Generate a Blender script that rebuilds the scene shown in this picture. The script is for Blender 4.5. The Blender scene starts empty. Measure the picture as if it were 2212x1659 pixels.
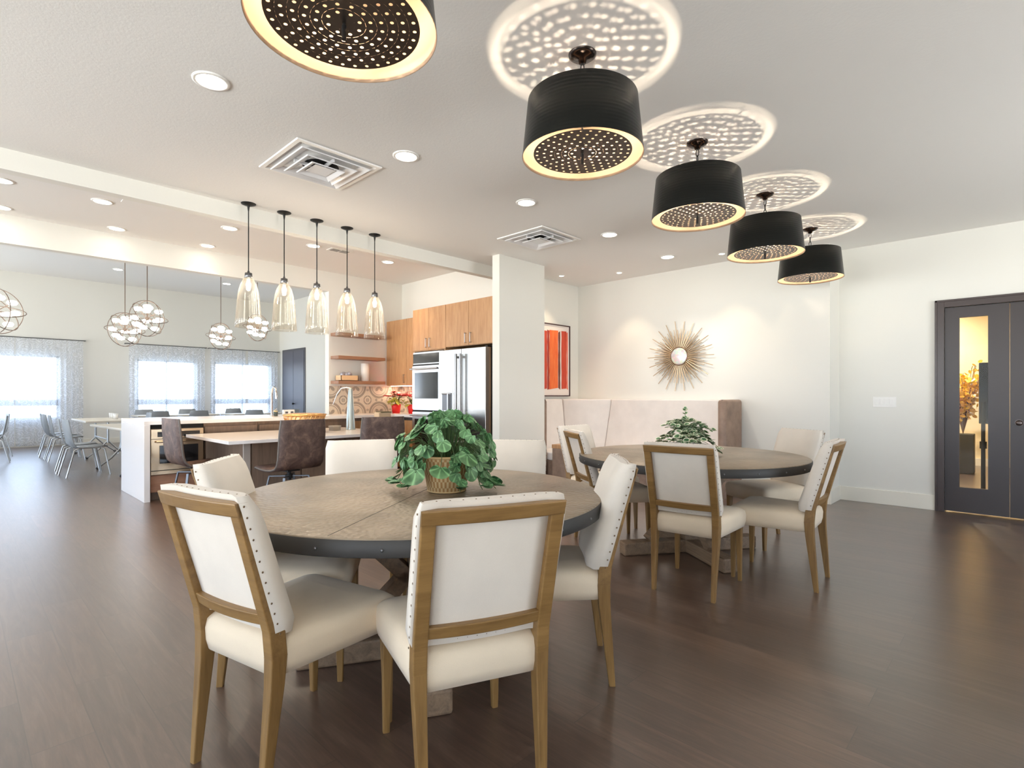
import bpy, math, random
from mathutils import Vector, Matrix
PI = math.pi
random.seed(7)
SC = bpy.context.scene
COL = SC.collection

# ------------------------------------------------------------------ camera
F_PX, HZ, CAM_H, YAW = 1159.0, 855.0, 1.22, math.radians(43.866)
cam = bpy.data.cameras.new('camera')
cam.sensor_fit = 'HORIZONTAL'; cam.sensor_width = 36.0
cam.lens = 36.0 * F_PX / 2212.0
cam.shift_y = (HZ - 829.5) / 2212.0
cam.clip_start = 0.02; cam.clip_end = 200
camo = bpy.data.objects.new('camera', cam); COL.objects.link(camo)
camo.location = (0, 0, CAM_H)
camo.rotation_euler = (PI / 2, 0, YAW - PI / 2)
SC.camera = camo

# ------------------------------------------------------------------ view, world
SC.view_settings.view_transform = 'Standard'
SC.view_settings.look = 'None'
SC.view_settings.gamma = 1.0
SC.view_settings.use_curve_mapping = False
SC.view_settings.exposure = 0.74
SC.cycles.max_bounces = 9
SC.cycles.diffuse_bounces = 5
SC.cycles.glossy_bounces = 4
SC.cycles.transmission_bounces = 4
SC.cycles.transparent_max_bounces = 14
SC.cycles.caustics_reflective = False
SC.cycles.caustics_refractive = False
SC.cycles.sample_clamp_indirect = 6.0
SC.cycles.use_denoising = True
W = bpy.data.worlds.new('daylight'); SC.world = W
W.use_nodes = True
wn = W.node_tree.nodes; wl = W.node_tree.links
bg = wn['Background']
wtc = wn.new('ShaderNodeTexCoord'); wsep = wn.new('ShaderNodeSeparateXYZ'); wr = wn.new('ShaderNodeValToRGB')
wma = wn.new('ShaderNodeMath'); wma.operation = 'MULTIPLY_ADD'; wma.inputs[1].default_value = 0.5; wma.inputs[2].default_value = 0.5
wl.new(wtc.outputs['Generated'], wsep.inputs[0]); wl.new(wsep.outputs['Z'], wma.inputs[0]); wl.new(wma.outputs[0], wr.inputs[0])
# sunlit pale ground below the horizon, bright hazy horizon, blue sky above
wr.color_ramp.elements[0].position = 0.0; wr.color_ramp.elements[0].color = (1.0, 0.98, 0.955, 1)
wr.color_ramp.elements[1].position = 0.8; wr.color_ramp.elements[1].color = (0.17, 0.24, 0.36, 1)
e = wr.color_ramp.elements.new(0.48); e.color = (1.0, 0.98, 0.955, 1)
e = wr.color_ramp.elements.new(0.51); e.color = (0.42, 0.47, 0.55, 1)
wl.new(wr.outputs[0], bg.inputs['Color'])
bg.inputs['Strength'].default_value = 9.5

LIGHTK = 1.0
def portal(name, loc, rot, sx, sy):
    L = bpy.data.lights.new(name, 'AREA'); L.shape = 'RECTANGLE'; L.size = sx; L.size_y = sy
    L.cycles.is_portal = True
    o = bpy.data.objects.new(name, L); COL.objects.link(o); o.location = loc; o.rotation_euler = rot
    o['kind'] = 'structure'
    return o

# ------------------------------------------------------------------ colour / material helpers
def srgb(r, g, b):
    f = lambda c: (c / 255 / 12.92) if c / 255 <= 0.04045 else ((c / 255 + 0.055) / 1.055) ** 2.4
    return (f(r), f(g), f(b), 1)

class NT:
    def __init__(s, name):
        s.m = bpy.data.materials.new(name); s.m.use_nodes = True
        s.n = s.m.node_tree.nodes; s.l = s.m.node_tree.links
        s.b = s.n['Principled BSDF']; s.out = s.n['Material Output']
    def node(s, t, **kw):
        x = s.n.new(t)
        for k, v in kw.items(): setattr(x, k, v)
        return x
    def link(s, a, b): s.l.new(a, b)
    def set(s, **kw):
        for k, v in kw.items():
            s.b.inputs[k.replace('_', ' ')].default_value = v
    def coord(s, kind='Object', scale=(1, 1, 1), rot=(0, 0, 0), loc=(0, 0, 0)):
        tc = s.node('ShaderNodeTexCoord'); mp = s.node('ShaderNodeMapping')
        mp.inputs['Scale'].default_value = scale; mp.inputs['Rotation'].default_value = rot
        mp.inputs['Location'].default_value = loc
        s.link(tc.outputs[kind], mp.inputs[0]); return mp.outputs[0]
    def noise(s, v, scale, detail=4, rough=0.55, dist=0.0):
        x = s.node('ShaderNodeTexNoise'); s.link(v, x.inputs['Vector'])
        x.inputs['Scale'].default_value = scale; x.inputs['Detail'].default_value = detail
        x.inputs['Roughness'].default_value = rough; x.inputs['Distortion'].default_value = dist
        return x.outputs['Fac']
    def ramp(s, fac, stops, interp='LINEAR'):
        x = s.node('ShaderNodeValToRGB'); x.color_ramp.interpolation = interp
        el = x.color_ramp.elements
        el[0].position, el[0].color = stops[0]; el[1].position, el[1].color = stops[-1]
        for p, c in stops[1:-1]:
            q = el.new(p); q.color = c
        s.link(fac, x.inputs[0]); return x.outputs[0]
    def bump(s, h, strength=0.2, dist=0.01):
        x = s.node('ShaderNodeBump'); x.inputs['Strength'].default_value = strength
        x.inputs['Distance'].default_value = dist; s.link(h, x.inputs['Height'])
        s.link(x.outputs[0], s.b.inputs['Normal'])
    def math(s, op, a, b=None, c=None):
        x = s.node('ShaderNodeMath', operation=op)
        for i, v in enumerate((a, b, c)):
            if v is None: continue
            if isinstance(v, (int, float)): x.inputs[i].default_value = v
            else: s.link(v, x.inputs[i])
        return x.outputs[0]
    def mix(s, fac, a, b, blend='MIX'):
        x = s.node('ShaderNodeMix', data_type='RGBA', blend_type=blend)
        for sock, v in ((x.inputs[0], fac), (x.inputs[6], a), (x.inputs[7], b)):
            if isinstance(v, (int, float, tuple)): sock.default_value = v
            else: s.link(v, sock)
        return x.outputs[2]

MATS = {}
def plain(name, col, rough=0.5, metal=0.0, spec=0.5, bump=None):
    if name in MATS: return MATS[name]
    t = NT(name); t.set(Base_Color=col, Roughness=rough, Metallic=metal); t.b.inputs['Specular IOR Level'].default_value = spec
    if bump:
        t.bump(t.noise(t.coord(), bump[0], 3), bump[1], bump[2] if len(bump) > 2 else 0.002)
    MATS[name] = t.m; return t.m
def emis(name, col, strength):
    t = NT(name); t.set(Base_Color=col, Roughness=0.4)
    t.b.inputs['Emission Color'].default_value = col; t.b.inputs['Emission Strength'].default_value = strength
    MATS[name] = t.m; return t.m
def wood(name, c1, c2, axis='z', scale=1.0, rough=0.45, contrast=1.0):
    t = NT(name)
    st = {'x': (1.2, 14, 14), 'y': (14, 1.2, 14), 'z': (14, 14, 1.2)}[axis]
    v = t.coord('Object', tuple(q * scale for q in st))
    a = t.noise(v, 1.6, 6, 0.62, 0.9); b = t.noise(v, 7, 4, 0.6, 0.2)
    f = t.math('ADD', t.math('MULTIPLY', a, 0.7), t.math('MULTIPLY', b, 0.3))
    d = 0.18 / contrast
    t.link(t.ramp(f, [(0.5 - d, c1), (0.5 + d, c2)]), t.b.inputs['Base Color'])
    t.set(Roughness=rough); t.bump(b, 0.12, 0.002)
    MATS[name] = t.m; return t.m
def fabric(name, col, rough=0.9, sheen=0.2, weave=900):
    t = NT(name); v = t.coord()
    w = t.noise(v, weave, 2); m = t.noise(v, 5, 3)
    c2 = tuple(min(1, q * 1.06) for q in col[:3]) + (1,); c1 = tuple(q * 0.93 for q in col[:3]) + (1,)
    t.link(t.ramp(t.math('ADD', t.math('MULTIPLY', w, .5), t.math('MULTIPLY', m, .5)), [(0.35, c1), (0.65, c2)]), t.b.inputs['Base Color'])
    t.set(Roughness=rough); t.b.inputs['Sheen Weight'].default_value = sheen
    t.bump(w, 0.15, 0.001); MATS[name] = t.m; return t.m

# walls / ceiling
def paint(name, col, sc=60, st=0.12):
    t = NT(name); v = t.coord('Object')
    t.set(Base_Color=col, Roughness=0.85); t.b.inputs['Specular IOR Level'].default_value = 0.25
    t.bump(t.noise(v, sc, 4, 0.6), st, 0.004); MATS[name] = t.m; return t.m
M_WALL = paint('painted_wall', srgb(232, 230, 223))
M_CEIL = paint('painted_ceiling', srgb(236, 234, 231), 70, 0.25)
M_TRIM = plain('trim_paint', srgb(238, 233, 220), 0.45)
# floor : wide dark planks laid along Y
t = NT('dark_plank_floor')
v = t.coord('Object', (1, 1, 1), (0, 0, PI / 2))
br = t.node('ShaderNodeTexBrick'); t.link(v, br.inputs['Vector'])
br.offset = 0.37; br.inputs['Scale'].default_value = 1.0
br.inputs['Brick Width'].default_value = 1.22; br.inputs['Row Height'].default_value = 0.178
br.inputs['Mortar Size'].default_value = 0.0022; br.inputs['Mortar Smooth'].default_value = 0.2
br.inputs['Bias'].default_value = 0.0
br.inputs['Color1'].default_value = (0.0, 0, 0, 1); br.inputs['Color2'].default_value = (1, 1, 1, 1); br.inputs['Mortar'].default_value = (0.5, 0.5, 0.5, 1)
vg = t.coord('Object', (16, 1.3, 16))
off = t.node('ShaderNodeVectorMath', operation='ADD'); t.link(vg, off.inputs[0]); 
sc3 = t.node('ShaderNodeVectorMath', operation='SCALE'); t.link(br.outputs['Color'], sc3.inputs[0]); sc3.inputs['Scale'].default_value = 23.0
t.link(sc3.outputs[0], off.inputs[1])
g1 = t.noise(off.outputs[0], 1.5, 7, 0.65, 1.2)
g2 = t.noise(off.outputs[0], 8.0, 4, 0.6)
grain = t.math('ADD', t.math('MULTIPLY', g1, 0.65), t.math('MULTIPLY', g2, 0.35))
gcol = t.ramp(grain, [(0.30, srgb(66, 51, 43)), (0.50, srgb(88, 69, 58)), (0.72, srgb(112, 92, 79))])
tone = t.ramp(br.outputs['Color'], [(0.0, (0.80, 0.80, 0.82, 1)), (1.0, (1.12, 1.08, 1.05, 1))])
c = t.mix(1.0, gcol, tone, 'MULTIPLY')
c = t.mix(t.math('MULTIPLY', br.outputs['Fac'], .55), c, srgb(52, 42, 36))
t.link(c, t.b.inputs['Base Color'])
t.link(t.math('ADD', t.math('MULTIPLY', g2, 0.16), 0.30), t.b.inputs['Roughness'])
t.b.inputs['Specular IOR Level'].default_value = 0.5
t.b.inputs['Coat Weight'].default_value = 0.9; t.b.inputs['Coat Roughness'].default_value = 0.30; t.b.inputs['Coat IOR'].default_value = 1.6
hh = t.math('SUBTRACT', t.math('MULTIPLY', g1, 0.5), t.math('MULTIPLY', br.outputs['Fac'], 1.0))
t.bump(hh, 0.14, 0.0035)
M_FLOOR = t.m

M_CHAIRWOOD = wood('weathered_oak', srgb(112, 82, 44), srgb(160, 124, 74), 'z', 1.0, 0.42, 0.8)
M_CHAIRWOODX = wood('weathered_oak_rail', srgb(112, 82, 44), srgb(160, 124, 74), 'y', 1.0, 0.42, 0.8)
M_LINEN = fabric('cream_linen', srgb(232, 214, 188))
M_LINEN_W = fabric('pale_linen', srgb(226, 216, 203))
M_NAIL = plain('bronze_nail', srgb(128, 104, 80), 0.35, 0.8)
M_BLACKMETAL = plain('black_metal', srgb(38, 38, 38), 0.42, 0.6)
M_STEEL = plain('brushed_steel', srgb(205, 205, 205), 0.28, 1.0)
M_STEELD = plain('dark_steel', srgb(120, 120, 122), 0.35, 1.0)
M_CHROME = plain('chrome', srgb(225, 225, 225), 0.12, 1.0)
M_QUARTZ = plain('white_quartz', srgb(244, 243, 244), 0.16, 0.0, 0.5)
M_CABWOOD = wood('honey_oak_veneer', srgb(170, 122, 80), srgb(206, 162, 118), 'z', 1.0, 0.42, 0.9)
M_ISLWOOD = wood('grey_oak_veneer', srgb(112, 92, 78), srgb(146, 124, 106), 'z', 1.0, 0.5, 0.8)
M_DKDOOR = plain('espresso_door_paint', srgb(52, 42, 40), 0.35)
M_DARK = plain('dark_void', srgb(25, 24, 24), 0.7)
M_BLKGLASS = plain('black_oven_glass', srgb(30, 30, 32), 0.08, 0.0, 0.8)

# hammered copper-brown table top
t = NT('hammered_metal_top'); v = t.coord('Object')
vor = t.node('ShaderNodeTexVoronoi', feature='SMOOTH_F1'); t.link(v, vor.inputs['Vector']); vor.inputs['Scale'].default_value = 48
nz = t.noise(v, 3.0, 4); nn = t.noise(v, 90, 3)
t.link(t.ramp(nz, [(0.3, srgb(128, 116, 100)), (0.7, srgb(166, 150, 130))]), t.b.inputs['Base Color'])
t.set(Metallic=0.45, Roughness=0.40); t.bump(t.math('ADD', vor.outputs['Distance'], t.math('MULTIPLY', nn, .25)), 0.6, 0.008)
M_HAMMER = t.m
M_RIM = plain('blued_steel_rim', srgb(62, 60, 58), 0.55, 0.4, 0.5, (40, 0.2))
M_GREYOAK = wood('grey_washed_oak', srgb(104, 84, 66), srgb(156, 130, 104), 'x', 1.0, 0.6, 0.9)

# leather of the stools
t = NT('distressed_brown_leather'); v = t.coord('Object')
n1 = t.noise(v, 9, 8, 0.7, 0.6); n2 = t.noise(v, 60, 3)
t.link(t.ramp(n1, [(0.32, srgb(72, 56, 53)), (0.52, srgb(104, 84, 77)), (0.72, srgb(152, 126, 112))]), t.b.inputs['Base Color'])
t.set(Roughness=0.5); t.bump(n2, 0.15, 0.002); M_LEATHER = t.m
t = NT('taupe_banquette_leather'); v = t.coord('Object')
n1 = t.noise(v, 6, 5, 0.6)
t.link(t.ramp(n1, [(0.3, srgb(120, 98, 84)), (0.7, srgb(156, 130, 112))]), t.b.inputs['Base Color'])
t.set(Roughness=0.5); M_TAUPE = t.m

# drum lamps
t = NT('dark_drum_metal'); v = t.coord('Object', (1, 1, 1))
wv = t.node('ShaderNodeTexWave', wave_type='BANDS', bands_direction='Z'); t.link(v, wv.inputs['Vector'])
wv.inputs['Scale'].default_value = 18; wv.inputs['Distortion'].default_value = 0.4
t.set(Base_Color=srgb(30, 32, 30), Roughness=0.33, Metallic=0.65); t.bump(wv.outputs['Fac'], 0.18, 0.002); M_DRUM = t.m
M_DRUMIN = plain('copper_lining', srgb(190, 160, 132), 0.40, 0.5, 0.5, (30, 0.25, 0.003))
M_DISC = plain('bronze_disc', srgb(92, 84, 78), 0.34, 0.85)

# thin seeded glass
def thinglass(name, tint, seeds=False, base=0.06, rough=0.03):
    t = NT(name); t.n.remove(t.b)
    tr = t.node('ShaderNodeBsdfTransparent'); tr.inputs[0].default_value = tint
    gl = t.node('ShaderNodeBsdfGlossy'); gl.inputs['Roughness'].default_value = rough
    lw = t.node('ShaderNodeLayerWeight'); lw.inputs['Blend'].default_value = 0.25
    mx = t.node('ShaderNodeMixShader')
    f = t.math('ADD', t.math('MULTIPLY', lw.outputs['Facing'], 0.40), base)
    if seeds:
        v = t.coord('Object')
        vo = t.node('ShaderNodeTexVoronoi'); t.link(v, vo.inputs['Vector']); vo.inputs['Scale'].default_value = 55
        sd = t.ramp(vo.outputs['Distance'], [(0.10, (1, 1, 1, 1)), (0.22, (0, 0, 0, 1))])
        f = t.math('MINIMUM', t.math('ADD', f, t.math('MULTIPLY', sd, 0.16)), 0.9)
        df = t.node('ShaderNodeBsdfTranslucent'); df.inputs[0].default_value = (1, 0.93, 0.8, 1)
        m0 = t.node('ShaderNodeMixShader'); m0.inputs[0].default_value = 0.14
        t.link(gl.outputs[0], m0.inputs[1]); t.link(df.outputs[0], m0.inputs[2]); g = m0.outputs[0]
    else: g = gl.outputs[0]
    t.link(f, mx.inputs[0]); t.link(tr.outputs[0], mx.inputs[1]); t.link(g, mx.inputs[2])
    t.link(mx.outputs[0], t.out.inputs[0]); MATS[name] = t.m; return t.m
M_PGLASS = thinglass('seeded_amber_glass', (0.985, 0.965, 0.93, 1), True, 0.035)
M_LITE = thinglass('door_glass', (0.97, 0.97, 0.95, 1), False, 0.004)
M_PANE = thinglass('window_glass', (0.96, 0.98, 0.98, 1), False, 0.03)

# sheer curtain with scroll pattern
t = NT('sheer_scroll_curtain'); t.n.remove(t.b)
v = t.coord('Object', (1, 0.0, 1))
ds = t.noise(v, 5.5, 2, 0.5); 
dv = t.node('ShaderNodeTexNoise'); t.link(v, dv.inputs['Vector']); dv.inputs['Scale'].default_value = 6
sub = t.node('ShaderNodeVectorMath', operation='MULTIPLY_ADD'); t.link(dv.outputs['Color'], sub.inputs[0]); sub.inputs[1].default_value = (.16, .16, .16); t.link(v, sub.inputs[2])
vo = t.node('ShaderNodeTexVoronoi'); t.link(sub.outputs[0], vo.inputs['Vector']); vo.inputs['Scale'].default_value = 5.5
rings = t.math('SINE', t.math('MULTIPLY', vo.outputs['Distance'], 34.0))
pat = t.ramp(rings, [(0.45, (0, 0, 0, 1)), (0.62, (1, 1, 1, 1))])
tr = t.node('ShaderNodeBsdfTransparent'); tr.inputs[0].default_value = (0.93, 0.96, 1, 1)
tl = t.node('ShaderNodeBsdfTranslucent'); tl.inputs[0].default_value = srgb(246, 247, 252)
df = t.node('ShaderNodeBsdfDiffuse'); df.inputs[0].default_value = srgb(238, 240, 246)
m0 = t.node('ShaderNodeMixShader'); m0.inputs[0].default_value = 0.25; t.link(tl.outputs[0], m0.inputs[1]); t.link(df.outputs[0], m0.inputs[2])
mx = t.node('ShaderNodeMixShader'); t.link(t.math('ADD', t.math('MULTIPLY', pat, 0.24), 0.50), mx.inputs[0])
t.link(tr.outputs[0], mx.inputs[1]); t.link(m0.outputs[0], mx.inputs[2]); t.link(mx.outputs[0], t.out.inputs[0])
M_SHEER = t.m

# patterned cement-tile backsplash (0.2 m tiles, mirrored in fours)
t = NT('patterned_tile_backsplash'); tc = t.node('ShaderNodeTexCoord'); sp = t.node('ShaderNodeSeparateXYZ')
t.link(tc.outputs['UV'], sp.inputs[0])
def pp(x, per): return t.math('ABSOLUTE', t.math('SUBTRACT', t.math('MULTIPLY', t.math('FRACT', t.math('DIVIDE', x, per)), 2.0), 1.0))
PX, PY = pp(t.math('ADD', sp.outputs['X'], .2), 0.44), pp(t.math('ADD', sp.outputs['Y'], .22), 0.44)
def rad(cx, cy): return t.math('SQRT', t.math('ADD', t.math('POWER', t.math('SUBTRACT', PX, cx), 2.0), t.math('POWER', t.math('SUBTRACT', PY, cy), 2.0)))
def band(d, r, w): return t.math('LESS_THAN', t.math('ABSOLUTE', t.math('SUBTRACT', d, r)), w)
a = band(rad(0, 0), 0.80, 0.085)
b = band(rad(0, 0), 0.62, 0.03)
d1 = band(rad(1, 1), 0.30, 0.05)
ang = t.math('ARCTAN2', PY, PX)
pet = t.math('LESS_THAN', rad(0, 0), t.math('ADD', t.math('MULTIPLY', t.math('ABSOLUTE', t.math('SINE', t.math('MULTIPLY', ang, 2.0))), 0.36), 0.06))
pet2 = t.math('LESS_THAN', rad(1, 1), 0.14)
dots = t.math('LESS_THAN', rad(1, 0.25), 0.10); dots2 = t.math('LESS_THAN', rad(0.25, 1), 0.10)
f = t.math('MAXIMUM', t.math('MAXIMUM', t.math('MAXIMUM', a, b), t.math('MAXIMUM', d1, pet)), t.math('MAXIMUM', pet2, t.math('MAXIMUM', dots, dots2)))
g = t.math('MAXIMUM', t.math('GREATER_THAN', PX, 0.985), t.math('GREATER_THAN', PY, 0.985))
c = t.mix(f, srgb(212, 200, 182), srgb(158, 148, 136)); c = t.mix(g, c, srgb(205, 196, 182))
t.link(c, t.b.inputs['Base Color']); t.set(Roughness=0.4); M_TILE = t.m

def leafmat(name, c1, c2, edge=None, veins=8):
    t = NT(name); tc = t.node('ShaderNodeTexCoord'); sp = t.node('ShaderNodeSeparateXYZ'); t.link(tc.outputs['UV'], sp.inputs[0])
    x = t.math('SUBTRACT', sp.outputs['X'], 0.5); y = t.math('SUBTRACT', sp.outputs['Y'], 0.12)
    an = t.math('ARCTAN2', x, y)
    vn = t.math('POWER', t.math('ABSOLUTE', t.math('COSINE', t.math('MULTIPLY', an, veins / 2.0))), 14.0)
    n = t.noise(t.coord('Object'), 14, 2)
    c = t.mix(t.math('MULTIPLY', vn, 0.55), t.ramp(n, [(0.35, c1), (0.65, c2)]), tuple(min(1, q * 2.2 + .02) for q in c2[:3]) + (1,))
    if edge:
        r = t.math('SQRT', t.math('ADD', t.math('POWER', x, 2.0), t.math('POWER', t.math('SUBTRACT', sp.outputs['Y'], 0.5), 2.0)))
        ed = t.ramp(t.math('ADD', r, t.math('MULTIPLY', n, 0.14)), [(0.385, (0, 0, 0, 1)), (0.43, (1, 1, 1, 1))])
        c = t.mix(ed, c, edge)
    t.link(c, t.b.inputs['Base Color']); t.set(Roughness=0.42)
    t.b.inputs['Subsurface Weight'].default_value = 0.0
    MATS[name] = t.m; return t.m
M_LEAF1 = leafmat('round_green_leaf', srgb(50, 92, 52), srgb(112, 152, 104))
M_LEAF2 = leafmat('variegated_leaf', srgb(44, 86, 48), srgb(92, 130, 84), srgb(222, 224, 196), 6)
M_RED = leafmat('poinsettia_red', srgb(190, 18, 30), srgb(232, 40, 52), None, 6)
M_LIME = leafmat('poinsettia_green', srgb(120, 130, 50), srgb(190, 184, 84), None, 6)
M_YELLOW = leafmat('yellow_blossom', srgb(224, 160, 20), srgb(250, 206, 50), None, 5)
M_STEM = plain('green_stem', srgb(70, 96, 48), 0.6)
# basket weave
t = NT('woven_basket'); v = t.coord('UV')
ck = t.node('ShaderNodeTexChecker'); t.link(v, ck.inputs['Vector']); ck.inputs['Scale'].default_value = 1.0
mp = t.coord('UV', (64, 26, 1)); t.link(mp, ck.inputs['Vector'])
n = t.noise(t.coord('UV', (40, 3, 1)), 3, 3)
c = t.mix(ck.outputs['Fac'], srgb(196, 150, 96), srgb(236, 214, 164)); c = t.mix(t.math('MULTIPLY', n, .5), c, srgb(160, 104, 58))
t.link(c, t.b.inputs['Base Color']); t.set(Roughness=0.6); t.bump(ck.outputs['Fac'], 0.5, 0.004); M_BASKET = t.m

# ------------------------------------------------------------------ mesh builder
class MB:
    def __init__(s): s.v = []; s.f = []; s.uv = []; s.sm = []
    def add(s, vs, fs, smooth=False, uvs=None, M=None):
        k = len(s.v)
        s.v += [tuple(M @ Vector(p)) if M is not None else tuple(p) for p in vs]
        for i, f in enumerate(fs):
            s.f.append(tuple(k + q for q in f)); s.sm.append(smooth)
            s.uv.append(uvs[i] if uvs else None)
        return s
    def box(s, a, b, M=None):
        x0, y0, z0 = a; x1, y1, z1 = b
        vs = [(x0, y0, z0), (x1, y0, z0), (x1, y1, z0), (x0, y1, z0), (x0, y0, z1), (x1, y0, z1), (x1, y1, z1), (x0, y1, z1)]
        return s.add(vs, [(3, 2, 1, 0), (4, 5, 6, 7), (0, 1, 5, 4), (1, 2, 6, 5), (2, 3, 7, 6), (3, 0, 4, 7)], False, None, M)
    def cyl(s, p, q, r0, r1=None, n=16, caps=True, smooth=True, M=None):
        r1 = r0 if r1 is None else r1
        p, q = Vector(p), Vector(q); d = (q - p).normalized()
        a = d.orthogonal().normalized(); b = d.cross(a)
        vs = []
        for c, r in ((p, r0), (q, r1)):
            for i in range(n):
                t = 2 * PI * i / n; vs.append(c + a * (r * math.cos(t)) + b * (r * math.sin(t)))
        fs = [(i, (i + 1) % n, n + (i + 1) % n, n + i) for i in range(n)]
        s.add(vs, fs, smooth, None, M)
        if caps: s.add(vs, [tuple(range(n - 1, -1, -1)), tuple(range(n, 2 * n))], False, None, M)
        return s
    def tube(s, pts, r, n=10, M=None, closed=False):
        pts = [Vector(p) for p in pts]; m = len(pts); rings = []
        rr = r if isinstance(r, (list, tuple)) else [r] * m
        up = None
        for i in range(m):
            if closed: d = pts[(i + 1) % m] - pts[i - 1]
            else: d = pts[min(i + 1, m - 1)] - pts[max(i - 1, 0)]
            d.normalize()
            a = d.orthogonal().normalized() if up is None else (up - d * up.dot(d)).normalized()
            up = a; b = d.cross(a)
            rings.append([pts[i] + a * (rr[i] * math.cos(2 * PI * k / n)) + b * (rr[i] * math.sin(2 * PI * k / n)) for k in range(n)])
        vs = [p for q in rings for p in q]; fs = []
        for i in range(m if closed else m - 1):
            j = (i + 1) % m
            for k in range(n): fs.append((i * n + k, i * n + (k + 1) % n, j * n + (k + 1) % n, j * n + k))
        s.add(vs, fs, True, None, M)
        if not closed: s.add(vs, [tuple(range(n - 1, -1, -1)), tuple(range((m - 1) * n, m * n))], False, None, M)
        return s
    def lathe(s, prof, n=48, c=(0, 0, 0), M=None, closed=False, a0=0, a1=2 * PI):
        full = abs(a1 - a0 - 2 * PI) < 1e-6
        k = n if full else n + 1; m = len(prof); vs = []
        for i in range(k):
            a = a0 + (a1 - a0) * i / n
            for r, z in prof: vs.append((c[0] + r * math.cos(a), c[1] + r * math.sin(a), c[2] + z))
        fs = []; uvs = []
        for i in range(n):
            j = (i + 1) % k
            for q in range(m if closed else m - 1):
                w = (q + 1) % m
                fs.append((i * m + q, j * m + q, j * m + w, i * m + w))
                uvs.append([(i / n, q / m), ((i + 1) / n, q / m), ((i + 1) / n, (q + 1) / m), (i / n, (q + 1) / m)])
        return s.add(vs, fs, True, uvs, M)
    def loft(s, rings, smooth=True, caps=True, M=None):
        n = len(rings[0]); vs = [p for r in rings for p in r]; fs = []
        for i in range(len(rings) - 1):
            for k in range(n): fs.append((i * n + k, i * n + (k + 1) % n, (i + 1) * n + (k + 1) % n, (i + 1) * n + k))
        s.add(vs, fs, smooth, None, M)
        if caps: s.add(vs, [tuple(range(n - 1, -1, -1)), tuple(range((len(rings) - 1) * n, len(rings) * n))], False, None, M)
        return s
    def sphere(s, c, r, n=12, m=8, sc=(1, 1, 1), M=None):
        prof = [(max(1e-4, r * math.sin(PI * i / m)) , -r * math.cos(PI * i / m)) for i in range(m + 1)]
        vs = []; fs = []
        for i in range(n):
            a = 2 * PI * i / n
            for q, z in prof: vs.append((c[0] + q * math.cos(a) * sc[0], c[1] + q * math.sin(a) * sc[1], c[2] + z * sc[2]))
        for i in range(n):
            j = (i + 1) % n
            for q in range(m): fs.append((i * (m + 1) + q, j * (m + 1) + q, j * (m + 1) + q + 1, i * (m + 1) + q + 1))
        return s.add(vs, fs, True, None, M)
    def build(s, name, mat, parent=None, bevel=0, seg=2, subsurf=0, angle=40):
        me = bpy.data.meshes.new(name); me.from_pydata(s.v, [], s.f)
        if any(u for u in s.uv):
            ul = me.uv_layers.new(name='UVMap')
            for p, u in zip(me.polygons, s.uv):
                if u:
                    for k, li in enumerate(p.loop_indices): ul.data[li].uv = u[k]
        for p, q in zip(me.polygons, s.sm): p.use_smooth = q
        if mat is not None: me.materials.append(mat)
        me.update(); me.validate()
        o = bpy.data.objects.new(name, me); COL.objects.link(o)
        if parent is not None: o.parent = parent
        if bevel:
            m = o.modifiers.new('bevel', 'BEVEL'); m.width = bevel; m.segments = seg; m.limit_method = 'ANGLE'; m.angle_limit = math.radians(angle)
            m.harden_normals = False
            for p in me.polygons: p.use_smooth = False
        if subsurf:
            m = o.modifiers.new('subsurf', 'SUBSURF'); m.levels = subsurf; m.render_levels = subsurf
            for p in me.polygons: p.use_smooth = True
        return o

def tag(o, label, cat, group=None, kind=None):
    if label: o['label'] = label
    if cat: o['category'] = cat
    if group: o['group'] = group
    if kind: o['kind'] = kind
    return o
def thing(name, label, cat, loc=(0, 0, 0), rz=0, group=None):
    o = bpy.data.objects.new(name, None); o.empty_display_size = 0.1; COL.objects.link(o)
    o.location = loc; o.rotation_euler = (0, 0, rz); return tag(o, label, cat, group)
def struct(o): o['kind'] = 'structure'; return o
def dup(root, loc, rz=0, label=None, group=None):
    kids = {}
    for q in bpy.data.objects:
        if q.parent is not None: kids.setdefault(q.parent, []).append(q)
    def rec(o, par):
        c = o.copy(); COL.objects.link(c); c.parent = par
        for ch in kids.get(o, []): rec(ch, c)
        return c
    r = rec(root, None); r.location = loc; r.rotation_euler = (0, 0, rz)
    if label: r['label'] = label
    if group: r['group'] = group
    return r
def light(kind, name, loc, energy, col, parent=None, **kw):
    L = bpy.data.lights.new(name, kind); L.energy = energy * LIGHTK; L.color = col
    for k, v in kw.items(): setattr(L, k, v)
    o = bpy.data.objects.new(name, L); COL.objects.link(o); o.location = loc
    if parent is not None: o.parent = parent
    return o
WARM = (1.0, 0.82, 0.62)
WARM2 = (1.0, 0.94, 0.86)

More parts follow.
